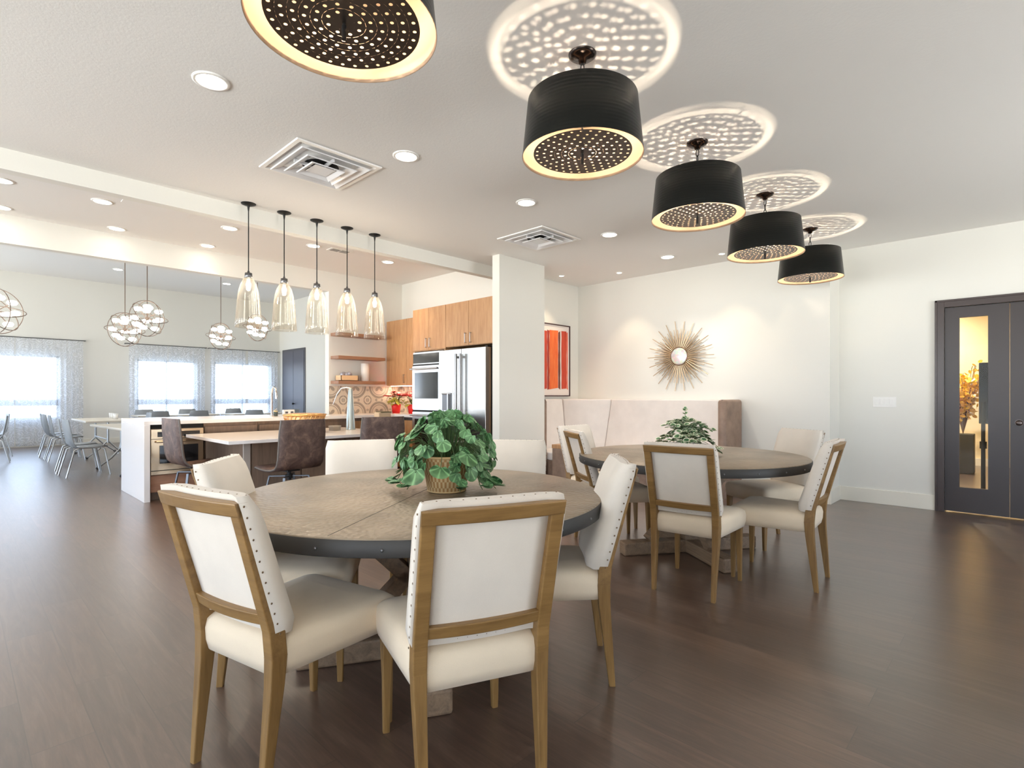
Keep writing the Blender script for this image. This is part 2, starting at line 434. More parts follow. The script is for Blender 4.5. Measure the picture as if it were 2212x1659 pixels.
# ------------------------------------------------------------------ the setting
HC, HK, HG = 2.935, 3.17, 4.14
XL, YB, YG = -4.0, -3.2, 17.2
def wall_with_holes(name, axis, pos, th, u0, u1, z0, z1, holes, mat):
    """axis 'x': plane at X=pos (thickness to pos+th), u is Y; axis 'y': plane at Y=pos, u is X."""
    us = sorted({u0, u1, *[h[0] for h in holes], *[h[1] for h in holes]}); zs = sorted({z0, z1, *[h[2] for h in holes], *[h[3] for h in holes]})
    mb = MB()
    for i in range(len(us) - 1):
        runs = []
        for k in range(len(zs) - 1):
            um, zm = (us[i] + us[i + 1]) / 2, (zs[k] + zs[k + 1]) / 2
            if any(h[0] < um < h[1] and h[2] < zm < h[3] for h in holes): continue
            if runs and abs(runs[-1][1] - zs[k]) < 1e-6: runs[-1][1] = zs[k + 1]
            else: runs.append([zs[k], zs[k + 1]])
        for a, b in runs:
            if axis == 'x': mb.box((pos, us[i], a), (pos + th, us[i + 1], b))
            else: mb.box((us[i], pos, a), (us[i + 1], pos + th, b))
    return struct(mb.build(name, mat))
struct(MB().box((XL - .2, YB - .2, -0.1), (12.6, YG + .2, 0)).build('floor', M_FLOOR))
struct(MB().box((XL - .1, YB - .1, HC), (7.37, 5.108, HC + .12)).build('ceiling', M_CEIL))
struct(MB().box((XL - .1, 5.21, HK), (5.58, 7.93, HK + .12)).build('ceiling', M_CEIL))
struct(MB().box((XL - .1, 8.05, HG), (7.32, YG + .1, HG + .12)).build('ceiling', M_CEIL))
struct(MB().box((XL, 5.108, 2.79), (5.46, 5.21, 3.29)).build('trim_1', M_WALL))            # ceiling beam
wall_with_holes('wall_back', 'y', 7.93, .12, XL, 7.2, 0, HG, [(-2.6, 4.09, -.01, 2.865)], M_WALL)
struct(MB().box((5.46, 5.12, 0), (5.58, 7.93, 3.29)).build('wall_kitchen', M_WALL))
struct(MB().box((4.57, 4.605, 0), (5.41, 4.725, HC)).box((5.36, 4.725, 0), (5.41, 4.925, HC)).box((5.41, 4.90, 0), (5.46, 4.925, HC)).box((5.46, 4.90, 0), (5.50, 5.12, HC)).build('wall_partition', M_WALL))
struct(MB().box((5.58, 5.12, 0), (6.83, 5.24, HC + .12)).build('wall_alcove', M_WALL))
struct(MB().box((6.83, 1.604, 0), (7.37, 5.24, HC + .05)).build('wall_far', M_WALL))
DOOR = (-.376, .634, 0, 2.15)
wall_with_holes('wall_right', 'x', 7.248, .12, YB, 1.604, 0, HC, [(-.376, .634, -.01, 2.15)], M_WALL)
GW = [(-3.3, -1.5, .65, 2.2), (-.55, 1.80, .65, 2.2), (3.40, 4.80, .65, 2.2), (5.30, 6.90, .65, 2.2)]
wall_with_holes('wall_great_room', 'y', YG, .2, XL, 7.32, 0, HG, GW, M_WALL)
struct(MB().box((7.2, 8.05, 0), (7.32, YG, HG)).build('wall_side', M_WALL))
LW = [(-2.8, -1.2, .25, 2.6), (.1, 2.3, .25, 2.6), (2.7, 4.8, .25, 2.6), (5.5, 7.5, .25, 2.6), (9.0, 11.0, .25, 2.7), (11.9, 13.9, .25, 3.0), (14.8, 16.8, .25, 3.0)]  # left openings out of view
wall_with_holes('wall_left', 'x', XL - .2, .2, YB, YG, 0, HG, LW, M_WALL)
BW = [(-3.6, -2.2, .25, 2.6), (3.4, 5.7, .25, 2.25)]  # unseen rear openings; the wide one added to light the right half
wall_with_holes('wall_rear', 'y', YB - .2, .2, XL - .2, 7.37, 0, HC, BW, M_WALL)
# room behind the double door
M_TANWALL = paint('warm_tan_wall', srgb(236, 220, 186))
sr = MB(); sr.box((7.37, -2.2, 0), (12.5, -2.08, 2.935)); sr.box((12.38, -2.08, 0), (12.5, 2.1, 2.935)); sr.box((7.37, 1.98, 0), (12.38, 2.1, 2.935))
struct(sr.build('wall_hall', M_TANWALL)); struct(MB().box((7.37, -2.2, 2.935), (12.5, 2.1, 3.05)).build('ceiling', M_CEIL))
struct(MB().box((12.362, -2.08, 0), (12.38, 1.98, .13)).build('baseboard_hall', M_TRIM))
# baseboards
struct(MB().box((7.233, .708, 0), (7.248, 1.604, .16)).build('baseboard_right', M_TRIM, bevel=.003))
struct(MB().box((6.815, 1.589, 0), (7.233, 1.604, .16)).build('baseboard_return', M_TRIM, bevel=.003))
struct(MB().box((6.815, 1.604, 0), (6.83, 2.56, .16)).build('baseboard_far', M_TRIM, bevel=.003))
struct(MB().box((7.233, -3.0, 0), (7.248, -.45, .16)).build('baseboard_right', M_TRIM, bevel=.003))
struct(MB().box((XL, YG - .018, 0), (7.18, YG, .13)).build('baseboard_great_room', M_TRIM))
struct(MB().box((7.182, 8.05, 0), (7.2, 15.3, .13)).build('baseboard_side', M_TRIM))
struct(MB().box((4.555, 4.59, 0), (5.41, 4.605, .13)).build('baseboard_partition', M_TRIM))

# windows
M_WFR = plain('window_frame_paint', srgb(225, 225, 225), 0.4)
def window(n, axis, pos, h, bars=1, rail=None):
    u0, u1, z0, z1 = h; mb = MB(); t_ = .045
    def bx(a0, a1, b0, b1):
        if axis == 'y': mb.box((a0, pos + .06, b0), (a1, pos + .11, b1))
        else: mb.box((pos + .06, a0, b0), (pos + .11, a1, b1))
    bx(u0, u1, z0, z0 + t_); bx(u0, u1, z1 - t_, z1); bx(u0, u0 + t_, z0, z1); bx(u1 - t_, u1, z0, z1)
    for i in range(bars):
        c_ = u0 + (u1 - u0) * (i + 1) / (bars + 1); bx(c_ - .02, c_ + .02, z0, z1)
    if rail: bx(u0, u1, rail[0], rail[1])
    o = struct(mb.build('window_%d' % n, M_WFR))
    g = MB()
    if axis == 'y': g.box((u0, pos + .083, z0), (u1, pos + .087, z1))
    else: g.box((pos + .083, u0, z0), (pos + .087, u1, z1))
    g.build('pane', M_PANE, o)
    cu, cz = (u0 + u1) / 2, (z0 + z1) / 2
    if axis == 'y':
        inward = (-PI / 2, 0, 0) if pos > 0 else (PI / 2, 0, 0)
        portal('window_portal', (cu, pos + (.16 if pos > 0 else .02), cz), inward, u1 - u0, z1 - z0)
    else:
        portal('window_portal', (pos + .02, cu, cz), (PI / 2, 0, -PI / 2), u1 - u0, z1 - z0)
    return o
wi = 1
for h in GW: window(wi, 'y', YG, h, 1, (.98, 1.13)); wi += 1
for h in LW: window(wi, 'x', XL - .2, h, 1); wi += 1
for h in BW: window(wi, 'y', YB - .2, h, 1); wi += 1  # rear windows stay out of view, there for their daylight
# ground outside
tag(MB().box((-40, YG + .3, -.3), (40, 60, -.15)).build('patio_ground', plain('pale_patio_concrete', srgb(225, 218, 205), .9)), 'pale concrete patio outside the curtained windows', 'ground', None, 'structure')

# double doors
def casing(mat, x, y0, y1, ztop, w=.075, xs=-.022, name='trim_2'):
    mb = MB(); 
    mb.box((x + xs, y0 - w, 0), (x, y0, ztop + w)); mb.box((x + xs, y1, 0), (x, y1 + w, ztop + w)); mb.box((x + xs, y0, ztop), (x, y1, ztop + w))
    s2 = xs * 1.35
    mb.box((x + s2, y0 - w, 0), (x + xs, y0 - w + .02, ztop + w)); mb.box((x + s2, y1 + w - .02, 0), (x + xs, y1 + w, ztop + w)); mb.box((x + s2, y0 - w, ztop + w - .02), (x + xs, y1 + w, ztop + w))
    mb.box((x, y0 - .02, 0), (x + .1, y0, ztop)); mb.box((x, y1, 0), (x + .1, y1 + .02, ztop)); mb.box((x, y0, ztop), (x + .1, y1, ztop + .02))
    return struct(mb.build(name, mat, bevel=.002))
M_CASE = plain('espresso_casing_paint', srgb(62, 48, 44), 0.3)
casing(M_CASE, 7.248, -.376, .634, 2.15, .078)
def leaf(n, y0, y1, glass, knob_y):
    mb = MB(); x0, x1 = 7.262, 7.305; gy0, gy1, gz0, gz1 = glass
    mb.box((x0, y0, .012), (x1, gy0, 2.146)); mb.box((x0, gy1, .012), (x1, y1, 2.146)); mb.box((x0, gy0, .012), (x1, gy1, gz0)); mb.box((x0, gy0, gz1), (x1, gy1, 2.146))
    o = struct(mb.build('door_%d' % n, M_DKDOOR))
    MB().box((x0 + .018, gy0, gz0), (x0 + .024, gy1, gz1)).build('glass_lite', M_LITE, o)
    return o
d1 = leaf(1, .130, .632, (.29, .514, .268, 2.035), None)
d2 = leaf(2, -.374, .127, (-.26, -.036, .268, 2.035), .06)
kb = MB(); kb.cyl((7.262, .06, .955), (7.252, .06, .955), .03, .032, 20); kb.cyl((7.252, .06, .955), (7.215, .06, .955), .010, .010, 12); kb.sphere((7.2, .06, .955), .028, 18, 12, (0.75, 1, 1))
kb.build('door_knob', plain('aged_bronze', srgb(105, 95, 92), .3, .9), d2)
# great-room double door on the side wall
casing(plain('charcoal_door_casing', srgb(92, 92, 98), .4), 7.2, 15.44, 16.86, 2.58, .07, -.02, 'trim_3')
md = MB(); md.box((7.17, 15.44, .01), (7.2, 16.14, 2.58)); md.box((7.17, 16.155, .01), (7.2, 16.86, 2.58))
do = struct(md.build('door_3', plain('slate_door_paint', srgb(98, 98, 108), .45)))
kb = MB(); kb.sphere((7.13, 16.08, .98), .03, 14, 10); kb.cyl((7.17, 16.08, .98), (7.14, 16.08, .98), .012, .012, 10); kb.build('door_knob', M_BLACKMETAL, do)

# ------------------------------------------------------------------ ceiling fixtures
M_LENS = emis('downlight_lens', (1.0, 0.93, 0.82, 1), 14.0)
M_WHITE = plain('white_enamel', srgb(240, 238, 234), .4)
def make_downlight(label, x, y, z, r=.075, e=36, group='recessed downlights in the dining ceiling', col=WARM2, ang=105, blend=.7):
    t_ = thing('recessed_downlight', label, 'ceiling light', (x, y, z), 0, group)
    MB().lathe([(r + .018, 0), (r + .017, -.006), (r, -.008), (r - .004, .0)], 32).build('trim_ring', M_WHITE, t_)
    MB().lathe([(1e-4, -.003), (r - .003, -.003)], 32).build('lens', M_LENS, t_)
    light('SPOT', 'lamp', (0, 0, -.02), e, col, t_, spot_size=math.radians(ang), spot_blend=blend, shadow_soft_size=r * .7)
    return t_
rowlab = ['large recessed downlight nearest the camera, left of the biggest drum pendant', 'recessed downlight right of the large square vent', 'recessed downlight left of the second drum pendant, above the small square vent',
          'recessed downlight between the small square vent and the third drum pendant', 'recessed downlight left of the fourth drum pendant']
for i, x in enumerate((.971, 2.241, 3.519, 4.834, 6.107)):
    make_downlight(rowlab[i], x, 3.206, HC)
for lb, x, y in (('tiny accent downlight over the framed stripe painting', 6.014, 4.80), ('tiny accent downlight over the left of the long banquette', 6.42, 4.102), ('tiny accent downlight half hidden behind the fourth drum pendant', 6.42, 2.66)):
    make_downlight(lb, x, y, HC, .035, 16, 'small accent downlights above the banquette', (1, .80, .55), 78, .6)
kl = [(-.74, 6.69), (.296, 6.69), (1.032, 6.69), (2.225, 6.69), (3.24, 6.69), (4.385, 6.72), (-.7, 7.66), (.337, 7.65), (1.317, 7.66), (2.285, 7.68)]
klab = ['', 'recessed downlight cut by the left edge of the picture, just under the beam', 'recessed downlight beside the flat ceiling access panel', 'recessed downlight left of the first glass pendant, near the beam',
        'recessed downlight seen behind the rod of the third glass pendant', 'recessed downlight above the fifth glass pendant, near the wall cabinets', '', 'recessed downlight cut by the left edge of the picture, near the header',
        'recessed downlight near the header, below the access panel', 'recessed downlight near the header, above the middle curtains']
for (x, y), lb in zip(kl, klab):
    if lb: make_downlight(lb, x, y, HK, .075, 32, 'recessed downlights in the kitchen ceiling', (1, .68, .38), 110, .8)
for x, y, lb in ((2.63, 15.15, 'round ceiling light of the far room, left one above the two hanging globes'), (4.93, 15.05, 'round ceiling light of the far room, beside the third rod')):
    make_downlight(lb, x, y, HG, .09, 40, 'downlights in the far room', WARM2)

# air vents
t = NT('vent_translucent_plastic'); t.set(Base_Color=srgb(236, 236, 238), Roughness=0.12); t.b.inputs['Transmission Weight'].default_value = 0.0; M_VENT = t.m
def make_vent(label, cx, cy, z, s):
    t_ = thing('ceiling_vent', label, 'air vent', (cx, cy, z), 0, 'square ceiling diffusers')
    def sq(a, z0, b, z1, mb):
        o = [(-a, -a, z0), (a, -a, z0), (a, a, z0), (-a, a, z0), (-b, -b, z1), (b, -b, z1), (b, b, z1), (-b, b, z1)]
        mb.add(o, [(0, 1, 5, 4), (1, 2, 6, 5), (2, 3, 7, 6), (3, 0, 4, 7)])
    m = MB(); sq(s, -.002, s * .99, -.012, m); sq(s * .99, -.012, s * .90, -.012, m); sq(s * .90, -.012, s * .86, -.001, m); m.build('frame', M_WHITE, t_)
    for k, (a, b, zo) in enumerate(((.82, .62, -.004), (.60, .42, -.014), (.40, .24, -.024))):
        m = MB(); sq(s * a, zo - .018, s * b, zo + .006, m); sq(s * a, zo - .018, s * (a - .02), zo - .024, m); sq(s * (a - .02), zo - .024, s * b, zo, m); m.build('louvre', M_VENT, t_)
    MB().box((-s * .24, -s * .24, -.034), (s * .24, s * .24, -.030)).build('centre_plate', M_VENT, t_, bevel=.004)
    m = MB(); 
    for a in range(4):
        R_ = Matrix.Rotation(a * PI / 2, 4, 'Z'); m.box((s * .22, -.006, -.028), (s * .62, .006, -.006), R_)
    m.build('brace', M_VENT, t_)
    MB().lathe([(1e-4, -.0015), (s * .40, -.0015)], 32).build('duct_opening', M_DARK, t_)
    return t_
make_vent('large square ceiling diffuser nearest the camera, left of the drum pendants', 1.90, 3.81, HC, .325)
make_vent('smaller looking square ceiling diffuser above the partition wall', 4.42, 3.84, HC, .325)
g_ = thing('ceiling_register', 'small slotted grille in the kitchen ceiling between the fourth and fifth glass pendants', 'air vent', (3.59, 6.66, HK))
MB().box((-.15, -.08, -.008), (.15, .08, 0)).build('frame', M_WHITE, g_, bevel=.002)
m = MB()
for i in range(4): m.box((-.12, -.055 + i * .03, -.010), (-.01, -.04 + i * .03, -.007)); m.box((.01, -.055 + i * .03, -.010), (.12, -.04 + i * .03, -.007))
m.build('slots', M_STEELD, g_)
ap = MB().box((1.16, 6.20, HK - .006), (1.76, 6.56, HK)).build('access_panel', M_CEIL, bevel=.002)
tag(ap, 'flat rectangular access panel in the kitchen ceiling behind the beam', 'panel')

# ------------------------------------------------------------------ drum pendants
def perforated(R, z, th, rings, mat, name, parent, hole=.0065, off=0):
    mb = MB(); r0 = .0
    for k in range(rings):
        ra, rb = R * k / rings, R * (k + 1) / rings
        n = max(1, int(round(2 * PI * (ra + rb) / 2 / (R / rings) * .8)))
        if k == 0:
            mb.lathe([(1e-4, z), (rb, z)], 24); continue
        for i in range(n):
            a0, a1 = 2 * PI * (i + .37 * k) / n, 2 * PI * (i + 1 + .37 * k) / n; am = (a0 + a1) / 2; rm = (ra + rb) / 2
            P = lambda r, a: (r * math.cos(a), r * math.sin(a), z)
            outer = [P(ra, a0), P(ra, am), P(ra, a1), P(rm, a1), P(rb, a1), P(rb, am), P(rb, a0), P(rm, a0)]
            h = min(hole, (rb - ra) * .38)
            c = Vector(P(rm, am)); er = Vector((math.cos(am), math.sin(am), 0)); et = Vector((-math.sin(am), math.cos(am), 0))
            dirs = [(-1, -1), (-1, 0), (-1, 1), (0, 1), (1, 1), (1, 0), (1, -1), (0, -1)]
            inner = []
            for dr, dt in dirs:
                l = math.hypot(dr, dt); inner.append(tuple(c + er * (h * dr / l) + et * (h * dt / l)))
            mb.add(outer + inner, [(q, (q + 1) % 8, 8 + (q + 1) % 8, 8 + q) for q in range(8)])
    o = mb.build(name, mat, parent)
    return o
def make_drum(label, x, y):
    t_ = thing('drum_pendant', label, 'pendant lamp', (x, y, HC), 0, 'row of dark drum pendants')
    zt, zb = 2.70 - HC, 2.42 - HC
    MB().lathe([(.001, -.045), (.018, -.045), (.022, -.03), (.055, -.018), (.068, -.008), (.07, 0)], 40).build('canopy', plain('canopy_bronze', srgb(60, 52, 48), .22, .9), t_)
    ch = MB()
    for i in range(4):
        z0 = -.05 - i * .042; pts = []
        for q in range(12):
            a = 2 * PI * q / 12; u, w = .010 * math.cos(a), .025 * math.sin(a)
            pts.append((u, 0, z0 - .02 + w) if i % 2 else (0, u, z0 - .02 + w))
        ch.tube(pts, .0028, 6, closed=True)
    ch.build('chain', M_BLACKMETAL, t_)
    MB().lathe([(.302, zb), (.3005, zb + .01), (.273, zt), (.271, zt + .001), (.234, zt + .001), (.234, zt - .001), (.2705, zt - .001)], 72).build('shade', M_DRUM, t_)  # inturned top collar added to narrow the light ring on the ceiling
    MB().lathe([(.3015, zb), (.2985, zb + .001), (.270, zt)], 72).build('shade_lining', M_DRUMIN, t_)
    perforated(.245, zb + .018, .001, 7, M_DISC, 'perforated_disc', t_)
    perforated(.204, zt - .002, .001, 6, M_DISC, 'top_disc', t_, .008)  # unseen disc, sized so the gap around it throws the ceiling ring
    sp = MB(); sp.cyl((0, 0, zb - .035), (0, 0, zb + .01), .008, .008, 12); sp.cyl((0, 0, zb + .005), (0, 0, zt + .02), .005, .005, 8); sp.build('rod', M_BLACKMETAL, t_)
    for a in range(3):
        c, s_ = math.cos(a * 2 * PI / 3), math.sin(a * 2 * PI / 3)
        MB().cyl((.01 * c, .01 * s_, zt - .008), (.268 * c, .268 * s_, zt - .008), .003, .003, 6).build('spoke', M_BLACKMETAL, t_)
    for a in range(2):
        c, s_ = math.cos(a * PI + .6), math.sin(a * PI + .6)
        light('POINT', 'bulb', (.035 * c, .035 * s_, zb + .048), 7.5, WARM, t_, shadow_soft_size=.009)
    return t_
dl = ['largest dark drum pendant cut off by the top edge of the picture', 'second dark drum pendant, wholly in view with a perforated bronze disc below', 'third dark drum pendant in the middle of the row',
      'fourth dark drum pendant, partly in front of the last one', 'smallest dark drum pendant at the far end of the row, near the pier corner']
for i, x in enumerate((.885, 2.188, 3.49, 4.788, 6.10)): make_drum(dl[i], x, 1.613)

# ------------------------------------------------------------------ glass pendants over the island
M_BULB = emis('pendant_bulb_glow', (1.0, 0.88, 0.68, 1), 22.0)
gl = ['leftmost clear glass bell pendant', 'second clear glass bell pendant from the left', 'middle clear glass bell pendant', 'fourth clear glass bell pendant from the left', 'rightmost clear glass bell pendant']
for i, x in enumerate((1.823, 2.142, 2.462, 2.785, 3.107)):
    t_ = thing('glass_pendant', gl[i] + ' hanging before the kitchen beam', 'pendant lamp', (x, 5.015, HC), 0, 'glass bell pendants over the island')
    MB().lathe([(.001, -.020), (.03, -.018), (.06, -.006), (.062, 0)], 32).build('canopy', M_BLACKMETAL, t_)
    z0 = 2.285 - HC
    rd = MB(); rd.cyl((0, 0, -.01), (0, 0, z0 + .05), .0045, .0045, 10); rd.lathe([(.012, -.018), (.006, -.06), (.0045, -.07)], 12); rd.build('rod', M_BLACKMETAL, t_)
    MB().lathe([(.001, z0 + .05), (.008, z0 + .05), (.010, z0 + .035), (.030, z0 + .03), (.033, z0 - .012), (.028, z0 - .015), (.001, z0 - .015)], 28).build('socket_cap', M_STEELD, t_)
    zb = 1.832 - HC; H = z0 - zb
    prof = [(.030, z0 - .008), (.045, z0 - .03), (.066, z0 - .07), (.082, z0 - .13), (.092, z0 - .20), (.100, z0 - .29), (.107, z0 - .37), (.112, zb), (.110, zb - .002), (.105, z0 - .37), (.098, z0 - .29), (.090, z0 - .20), (.080, z0 - .13), (.064, z0 - .07), (.043, z0 - .032), (.028, z0 - .010)]
    MB().lathe(prof, 40).build('glass_shade', M_PGLASS, t_)
    bm = MB(); bm.sphere((0, 0, z0 - .075), .021, 16, 10, (1, 1, 1.35)); bm.build('bulb', M_BULB, t_)
    light('POINT', 'bulb_light', (0, 0, z0 - .12), 3, (1, .88, .74), t_, shadow_soft_size=.02)

# ------------------------------------------------------------------ dining chairs
def make_chair(label):
    t_ = thing('dining_chair', label, 'chair')
    # seat cushion
    def ring(z, gx, gy, ins):
        pts = []
        fr, bk = .262 + gx - ins, -.228 - gx + ins
        wf, wb = .246 + gy - ins, .205 + gy - ins
        r = .045; cor = [(fr, -wf, -1, 0), (fr, wf, 0, 1), (bk, wb, 1, 2), (bk, -wb, 2, 3)]
        for cx, cy, a0, _ in cor:
            sx, sy = (1 if cx > 0 else -1), (1 if cy > 0 else -1)
            ox, oy = cx - sx * r, cy - sy * r
            for q in range(5):
                a = (a0 + q / 4) * PI / 2
                pts.append((ox + r * math.cos(a), oy + r * math.sin(a), z + (.012 * (1 - (oy / .25) ** 2) if z > .45 else 0)))
        return pts
    mb = MB()
    mb.loft([ring(.362, -.018, -.018, 0), ring(.366, -.004, -.004, 0), ring(.40, .004, .004, 0), ring(.44, .006, .006, 0), ring(.462, 0, 0, 0), ring(.476, -.018, -.018, 0), ring(.483, -.055, -.055, 0), ring(.486, -.12, -.11, 0)], True, True)
    mb.build('seat', M_LINEN, t_)
    # side profile of the rear stile
    def sx(z):
        if z <= .40: return -.257 + (z / .40) * .040
        if z <= .50: return -.217 - (z - .40) * .06
        return -.223 - (z - .50) / .415 * .119
    def stile(mb, sg, z0, z1, n=6):
        rings = []
        for i in range(n + 1):
            z = z0 + (z1 - z0) * i / n
            k = min(1, z / .42); hw = .0125 + .0085 * k; hd = .013 + (.014 if z < .5 else .014 - .008 * min(1, (z - .5) / .4)) * k
            yc = sg * (.183 + .008 * k)
            x = sx(z)
            rings.append([(x - hd, yc - hw, z), (x + hd, yc - hw, z), (x + hd, yc + hw, z), (x - hd, yc + hw, z)])
        mb.loft(rings, False, True)
    for sg in (1, -1):
        mb = MB(); stile(mb, sg, 0, .43, 5); mb.build('leg', M_CHAIRWOOD, t_, bevel=.004)
        mb = MB(); rings = []
        for i in range(4):
            z = .375 * (1 - i / 3); h_ = .0205 - .0085 * i / 3; x = .232 + .004 * i / 3; y = sg * (.206 + .004 * i / 3)
            rings.append([(x - h_, y - h_, z), (x - h_, y + h_, z), (x + h_, y + h_, z), (x + h_, y - h_, z)])
        mb.loft(rings, False, True); mb.build('leg', M_CHAIRWOOD, t_, bevel=.005)
    # wooden back frame: stiles, top rail, curved lower rail
    mb = MB()
    for sg in (1, -1): stile(mb, sg, .43, .915, 6)
    def rail(z0, z1, dpt):
        rings = []
        for i in range(9):
            u = -1 + 2 * i / 8; y = u * .212 if z1 > .9 else u * .172
            bow = -.016 * (1 - u * u)
            rings.append([(sx(z0) - dpt + bow, y, z0), (sx(z0) + dpt + bow, y, z0), (sx(z1) + dpt + bow, y, z1), (sx(z1) - dpt + bow, y, z1)])
        mb.loft(rings, False, True)
    rail(.875, .917, .0195); rail(.530, .568, .021)
    mb.build('back_frame', M_CHAIRWOODX, t_, bevel=.004)
    # upholstered back pad in front of the frame, and its rear panel set inside the frame
    mb = MB(); rings = []
    nz = 10
    for i in range(nz + 1):
        f = i / nz; z = .495 + (.935 - .495) * f
        half = .219 - (.010 if i in (0,) else 0); th = .068 - .020 * f
        if i == nz: half -= .012
        front = []; back = []
        for q in range(9):
            u = -1 + 2 * q / 8; bow = -.016 * (1 - u * u)
            dome = (1 - abs(u) ** 5) * .012
            x0 = sx(min(z, .915)) + (.017 if abs(u) < .99 else -.009) + bow; xf = sx(min(z, .915)) + .017 + bow + th * (1 - .35 * abs(u) ** 8) + dome
            if i == nz: xf -= .022; x0 -= .004
            if i == nz - 1: xf -= .004
            if i == 0: xf -= .014
            front.append((xf, u * half, z)); back.append((x0, u * half, z))
        rings.append(front + back[::-1])
    mb.loft(rings, True, True); mb.build('backrest', M_LINEN_W, t_)
    mb = MB()
    rings = []
    for i in range(5):
        z = .56 + (.88 - .56) * i / 4; rings.append([(sx(z) + .004 - .016 * (1 - (y / .2) ** 2), y, z) for y in [-.172 + .344 * q / 8 for q in range(9)]] + [(sx(z) + .012 - .016 * (1 - (y / .2) ** 2), y, z) for y in [.172 - .344 * q / 8 for q in range(9)]])
    mb.loft(rings, True, True); mb.build('rear_panel', M_LINEN_W, t_)
    # nailheads
    mb = MB()
    for sg in (1, -1):
        for i in range(13):
            z = .505 + i * .0335; mb.sphere((sx(z) + .001, sg * .2192, z), .0034, 6, 4, (1, .6, 1))
    for i in range(12):
        y = -.2 + .4 * i / 11; mb.sphere((sx(.915) + .022 - .016 * (1 - (y / .2) ** 2), y, .9352), .0028, 6, 4, (1, 1, .5))
        y2 = y * .82; mb.sphere((sx(.50) + .016 - .016 * (1 - (y2 / .2) ** 2), y2, .508), .0038, 6, 4, (.6, 1, 1))
    mb.build('nailhead_trim', M_NAIL, t_)['kind'] = 'stuff'
    return t_
chairs = [
 ('A', .850, 1.880, 12.5, 'leftmost cream linen dining chair at the near table, seen from behind'),
 ('B', 1.092, 2.435, -38.0, 'cream linen dining chair behind the leftmost one, its padded front facing the near table'),
 ('C', 1.185, 1.381, 66.0, 'largest linen dining chair with its back square to the camera, front centre'),
 ('D', 1.885, 1.577, 132.5, 'linen dining chair at the right edge of the near table, nailheads down its right side'),
 ('E', 1.67, 2.81, -118.0, 'linen dining chair behind the near table, left of the ivy basket'),
 ('F', 2.23, 2.21, -145.0, 'linen dining chair behind the near table, right of the ivy basket, below the partition wall'),
 ('G', 3.34, 1.551, 7.0, 'linen dining chair with its back to the camera at the far table'),
 ('H', 3.877, 1.215, 94.0, 'rightmost linen dining chair, seen from its side at the far table'),
 ('I', 4.74, 1.56, 150.0, 'linen dining chair facing the camera at the far right of the far table'),
 ('J', 3.83, 2.52, -36.0, 'linen dining chair at the left of the far table, narrow wood frame showing'),
 ('K', 4.16, 2.85, -92.0, 'linen dining chair at the left back of the far table, behind the narrow framed one'),
]
c0 = make_chair(chairs[0][4]); c0.location = (chairs[0][1], chairs[0][2], 0); c0.rotation_euler.z = math.radians(chairs[0][3]); c0['group'] = 'linen dining chairs at the near round table'
for k, x, y, a, lb in chairs[1:]:
    dup(c0, (x, y, 0), math.radians(a), lb, 'linen dining chairs at the near round table' if k < 'G' else 'linen dining chairs at the far round table')

# ------------------------------------------------------------------ round tables
def make_table(label, x, y, rz):
    t_ = thing('round_dining_table', label, 'table', (x, y, 0), rz, 'round pedestal dining tables')
    R = .856; zt = .76
    MB().lathe([(1e-4, zt - .012), (R - .004, zt - .012), (R - .002, zt - .004), (R - .008, zt), (1e-4, zt)], 96).build('tabletop', M_HAMMER, t_)
    sm = MB(); sm.box((-R + .02, -.0012, zt - .002), (R - .02, .0012, zt + .0008), Matrix.Rotation(math.radians(-28), 4, 'Z')); sm.build('seam', M_RIM, t_)
    MB().lathe([(R - .03, zt - .062), (R, zt - .062), (R + .001, zt - .06), (R + .001, zt - .008), (R - .003, zt - .004)], 96).build('rim_band', M_RIM, t_)
    rv = MB()
    for i in range(24):
        a = 2 * PI * i / 24; rv.sphere(((R + .001) * math.cos(a), (R + .001) * math.sin(a), zt - .036), .006, 6, 4)
    rv.build('rivets', M_STEELD, t_)['kind'] = 'stuff'
    # cross trestle base of planks
    for k in range(2):
        M = Matrix.Rotation(k * PI / 2, 4, 'Z')
        mb = MB(); mb.box((-.56, -.055, .0), (.56, .055, .10), M); mb.build('foot_beam', M_GREYOAK, t_, bevel=.012)
        mb = MB(); mb.box((-.40, -.05, zt - .13), (.40, .05, zt - .062), M); mb.build('top_beam', M_GREYOAK, t_, bevel=.006)
        mb = MB()
        for sg in (1, -1):
            # diagonal braces
            a, b = Vector((sg * .34, 0, .10)), Vector((sg * .06, 0, .38)); c, d = Vector((sg * .06, 0, .36)), Vector((sg * .34, 0, zt - .12))
            for p, q in ((a, b), (c, d)):
                dd = (q - p).normalized(); nn = Vector((-dd.z, 0, dd.x)) * .035
                vs = [p + nn + Vector((0, w, 0)) for w in (-.045, .045)] + [q + nn + Vector((0, w, 0)) for w in (-.045, .045)] + [p - nn + Vector((0, w, 0)) for w in (-.045, .045)] + [q - nn + Vector((0, w, 0)) for w in (-.045, .045)]
                mb.add(vs, [(0, 1, 3, 2), (4, 6, 7, 5), (0, 2, 6, 4), (1, 5, 7, 3), (0, 4, 5, 1), (2, 3, 7, 6)], False, None, M)
        mb.build('brace', M_GREYOAK, t_, bevel=.004)
    MB().box((-.065, -.065, .10), (.065, .065, zt - .13)).build('column', M_GREYOAK, t_, bevel=.006)
    return t_
tb = make_table('near round dining table with hammered metal top, ivy basket on it', 1.557, 2.098, math.radians(60))
dup(tb, (4.02, 1.93, 0), math.radians(55), 'far round dining table with variegated plant on it, before the banquette')

